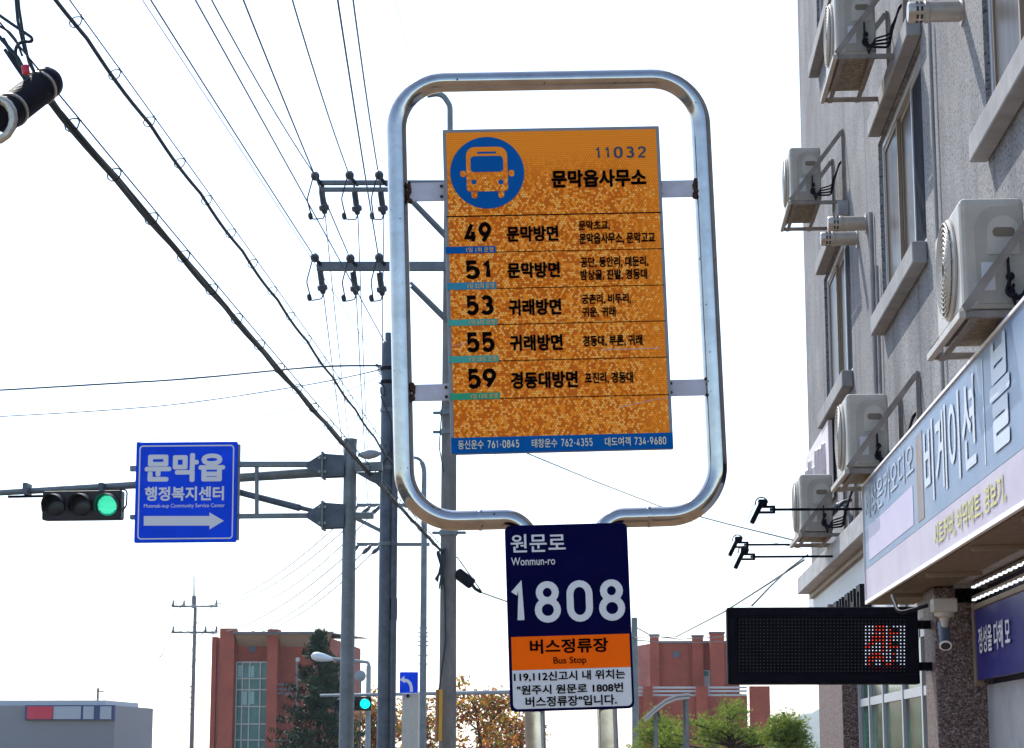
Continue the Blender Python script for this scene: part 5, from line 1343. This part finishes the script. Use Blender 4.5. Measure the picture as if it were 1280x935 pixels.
mr.build('balcony_rail', M['bgrey'], lbk)
a, c, z0, z1 = bx(371, 382, YL, 838, 848); MB().box(a, c, YL + .54, YL + .59, z0, z1).build('window', M['glass'], lbk)

YR = 110.0
rbk = thing('brick_building', 'red brick hall with tall piers and pale rails behind the pine trees', 'building', (at(850, 880, YR).x, YR, 0), 'red brick civic buildings')
a, c, _, zt2 = bx(816, 925, YR, 804, 886); MB().box(a, c, YR, YR + 14, 0, zt2).build('wall', M['brick'], rbk)
zt3 = at(800, 806, YR).z
sw_ = MB(); sw_.prism([(at(796, 880, YR).x, YR + 1.2, 0), (a - .002, YR + .0, 0), (a - .002, YR, zt2), (at(796, 880, YR).x, YR + 1.2, zt3)], (0, 8, 0)); sw_.build('side_wall', M['brick_lit'], rbk)
for (p, q, pt, dy) in ((813, 824.5, 795, -.35), (866, 880, 796, -.35), (888, 905.5, 793, -1.2)):
    xa, xb, _, zz = bx(p, q, YR, pt, 886); po = MB().box(xa, xb, YR + dy, YR - .002, 0, zz).build('pier', M['brick'], rbk)
    MB().box(xa - .05, xb + .05, YR + dy - .05, YR, zz, zz + .08).build('pier_cap', M['roof_metal'], po)
MB().box(a, c, YR - .08, YR + .3, zt2, zt2 + .12).build('parapet_cap', M['roof_metal'], rbk)
for (p, q, r_, s) in ((837, 853, 801, 805),): xa, xb, za, zb2 = bx(p, q, YR, r_, s); MB().box(xa, xb, YR + .4, YR + 1, za, zb2).build('roof_box', M['brick'], rbk)
cxx = at(845.5, 818, YR - .05); MB().lathe(cxx, (0, -1, 0), [(.20, -.02), (.20, .05)], 8).build('emblem_board', M['bgrey'], rbk)
xa, xb, za, zb2 = bx(876, 888, YR, 838, 876); MB().box(xa, xb, YR - .12, YR - .003, za, zb2).build('door', M['bwhite'], rbk)
xa, xb, za, zb2 = bx(876, 887, YR, 838, 845); MB().box(xa + .05, xb - .05, YR - .16, YR - .121, za, zb2 - .05).build('transom', M['bglass'], rbk)
bal = MB(); xa, xb, za, zb2 = bx(797, 930, YR, 870, 960)
bal.box(xa, xb, YR - 3.2, YR - 2.9, 0, at(850, 872, YR).z); bo = bal.build('balcony_wall', M['brick'], rbk)
for p, q in ((804, 816), (870, 885), (937, 962)): xa2, xb2, _, zz = bx(p, q, YR - 3, 858, 886); MB().box(xa2, xb2, YR - 3.4, YR - 2.85, 0, zz).build('pier', M['brick'], bo)
br_ = MB()
for py in (859.5, 864, 869): z = at(850, py, YR - 3).z; br_.box(xa, xb, YR - 3.1, YR - 3.0, z - .05, z + .05)
br_.build('rail', M['bwhite'], bo)

YS = 150.0
shp = thing('low_shop', 'low flat roofed shop with red and white band at the lower left edge', 'building', (at(75, 880, YS).x, YS, 0))
xa, xb, _, zz = bx(-30, 144, YS, 882, 886); MB().box(xa, xb, YS, YS + 12, 0, zz).build('wall', M['shop_wall'], shp)
xa, xb, za, zz = bx(-20, 128, YS, 875, 884); MB().box(xa, xb, YS + 1, YS + 11, za, zz).build('roof', M['shop_roof'], shp)
xa, xb, za, zz = bx(33, 145, YS, 881.5, 900); MB().box(xa, xb, YS - .3, YS - .01, za, zz).build('trim_band', M['shop_blue'], shp)
for p, q, m in ((36, 68, 'shop_red'), (69, 103, 'shop_roof'), (106, 119, 'shop_roof'), (127, 141, 'shop_roof')):
    xa, xb, za, zz = bx(p, q, YS, 883, 899); MB().box(xa, xb, YS - .36, YS - .301, za, zz).build('sign_panel', M[m], shp)

# ================================================================== TREES
def leaf_cloud(b, centres, n, size, rnd, squash=.8, mats=1, droop=0.0, wide=.5):
    for _ in range(n):
        c, rad = rnd.choice(centres)
        d = Vector((rnd.gauss(0, 1), rnd.gauss(0, 1), rnd.gauss(0, 1) * squash)); d.normalize()
        p = c + d * rad * rnd.random() ** .45
        a = Vector((rnd.uniform(-1, 1), rnd.uniform(-1, 1), rnd.uniform(-1, 1) - droop)).normalized(); e_ = a.orthogonal().normalized()
        s = size * rnd.uniform(.6, 1.4)
        b.add([p - a*s, p + e_*s*wide, p + a*s, p - e_*s*wide], [(0, 1, 2, 3)], rnd.randrange(mats))
def branchy(b, base, h, spread, n, rnd, r0):
    tips = []
    b.tube([base, base + Vector((rnd.uniform(-.1, .1), 0, h*.45)), base + Vector((rnd.uniform(-.2, .2), rnd.uniform(-.1, .1), h*.85))], [r0, r0*.7, r0*.25], 7)
    for k in range(n):
        f = rnd.uniform(.3, .8); s = base + Vector((0, 0, h*f)); a = rnd.uniform(0, 6.28); L_ = spread * rnd.uniform(.5, 1.05)
        m_ = s + Vector((math.cos(a)*L_*.5, math.sin(a)*L_*.5, L_*.35)); t = s + Vector((math.cos(a)*L_, math.sin(a)*L_, L_*rnd.uniform(.35, .85)))
        b.tube([s, m_, t], [r0*.4, r0*.25, r0*.08], 5); tips.append(t); tips.append(m_)
        for _ in range(2):
            t2_ = m_ + Vector((rnd.uniform(-1, 1), rnd.uniform(-1, 1), rnd.uniform(.1, 1))) * L_ * .5; b.tube([m_, t2_], [r0*.15, r0*.05], 4); tips.append(t2_)
    return tips
# conifer
YK = 76.0; rnd = random.Random(11); cxk = at(398, 880, YK).x; hk = at(402, 789, YK).z
con = thing('conifer_tree', 'dark pointed conifer in front of the left brick building', 'tree', (cxk, YK, 0))
MB().tube([(cxk, YK, 0), (cxk, YK, hk * .92)], [.14, .02], 8).build('trunk', M['bark'], con)
cr = MB()
for k in range(260):
    f = rnd.random() ** 1.25; z = hk * (.10 + .88 * f); R_ = (1 - f) ** .75 * 2.35 * rnd.uniform(.5, 1.1) + .06
    a = rnd.uniform(0, 6.28); tip = Vector((cxk + math.cos(a) * R_, YK + math.sin(a) * R_, z + rnd.uniform(.0, .28)))
    root = Vector((cxk, YK, z - .12))
    for q in range(44):
        t = rnd.uniform(.25, 1.0); p = root.lerp(tip, t); w = .30 * (1.15 - t) + .04
        leaf_cloud(cr, [(p, w)], 1, .115, rnd, .7, 2, -.8, .20)
cr.build('crown', [M['conifer'], M['conifer2']], con)
# autumn trees
for k, (px, ptop, Y, sp_r, dens, lab) in enumerate(((462, 842, 88, 1.5, 620, 'reddish yellow autumn tree beside the far traffic light'), (532, 858, 92, 1.4, 520, 'low yellow autumn tree behind the turn sign'), (598, 830, 78, 1.35, 420, 'sparse orange autumn tree between the concrete pole and the navy plate'), (640, 852, 84, 1.3, 420, 'olive and orange autumn tree half hidden behind the navy plate'))):
    rnd = random.Random(20 + k); x = at(px, 880, Y).x; h = at(px, ptop, Y).z
    t = thing('autumn_tree', lab, 'tree', (x, Y, 0), 'autumn trees beyond the junction')
    tb = MB(); tips = branchy(tb, Vector((x, Y, 0)), h * .8, sp_r, 11, rnd, .09); tb.build('trunk', M['bark'], t)
    top = max(q.z for q in tips); sc2 = h / (top + .1)
    cr = MB(); cen = [(q, .42) for q in tips] + [(Vector((x + rnd.uniform(-1.3, 1.3), Y + rnd.uniform(-1, 1), rnd.uniform(.25, .62) * h)), .5) for _ in range(26)]
    leaf_cloud(cr, cen, dens * 4, .095, rnd, .8, 4)
    cr.build('crown', [M['leaf_o'], M['leaf_y'], M['leaf_g'], M['leaf_r']], t)
# garden pines on the right
for k, (px, ptop, Y, wpx, lab) in enumerate(((910, 862, 46, 78, 'bright green garden pine under the left end of the display'), (825, 876, 52, 34, 'small garden pine at the foot of the right brick building'), (982, 874, 44, 26, 'slight garden pine nearest the grey building'))):
    rnd = random.Random(40 + k); x = at(px, 880, Y).x; h = at(px, ptop, Y).z; rad = wpx / 2600 * Y
    t = thing('pine_tree', lab, 'tree', (x, Y, 0), 'garden pines along the pavement')
    tb = MB(); tb.tube([(x, Y, 0), (x + .15, Y, h * .45), (x - .05, Y, h * .9)], [.10, .08, .03], 8); cen = []
    for q in range(26):
        a = rnd.uniform(0, 6.28); rr = rad * rnd.uniform(.25, 1.0); z = h * (.97 - .30 * (rr / rad) ** 1.5 - rnd.uniform(0, .22)); c = Vector((x + math.cos(a) * rr, Y + math.sin(a) * rr * .8, z - .12))
        tb.tube([(x, Y, z - .35), c], [.035, .012], 5); cen.append((c, .34))
    tb.build('trunk', M['bark'], t)
    cr = MB()
    for _ in range(2600):
        c, r_c = rnd.choice(cen); d = Vector((rnd.gauss(0, 1), rnd.gauss(0, 1), rnd.gauss(0, .45))).normalized(); p = c + d * r_c * rnd.random() ** .5; mi = 0 if rnd.random() < .55 else 1
        for _q in range(5):
            dv = Vector((rnd.uniform(-1, 1), rnd.uniform(-1, 1), rnd.uniform(.1, 1.2))).normalized() * .085; sd = dv.orthogonal().normalized() * .008
            cr.add([p - sd, p + sd, p + dv], [(0, 1, 2)], mi)
    cr.build('crown', [M['pine1'], M['pine2']], t)

# curved white roof edge of a bus shelter showing between the pines
YW = 40.0
sh = thing('bus_shelter', 'small shelter with curved white roof edge under the right brick building', 'shelter', (at(850, 880, YW).x, YW, .13))
cv = [at(x, y, YW) for x, y in ((806, 897), (820, 884), (832, 875), (845, 869.5), (862, 867.5))]
b = MB()
for dz, m in ((0, 0), (-.07, 0)):
    b.tube([p + Vector((0, 0, dz)) for p in cv], .022, 6)
b.build('roof_edge', M['bwhite'], sh)
rf = MB()
for i in range(len(cv) - 1): rf.prism([cv[i] + Vector((0, .03, -.01)), cv[i+1] + Vector((0, .03, -.01)), cv[i+1] + Vector((0, 2.5, -.01)), cv[i] + Vector((0, 2.5, -.01))], (0, 0, -.03))
rf.build('roof_panel', M['galv_pale'], sh)
for x, y in ((cv[1].x, .1), (cv[-1].x - .05, .1), (cv[1].x, 2.3), (cv[-1].x - .05, 2.3)):
    MB().box(x - .03, x + .03, YW + y - .03, YW + y + .03, .13, (cv[1].z if x < cv[2].x else cv[-1].z) - .05).build('post', M['galv'], sh)
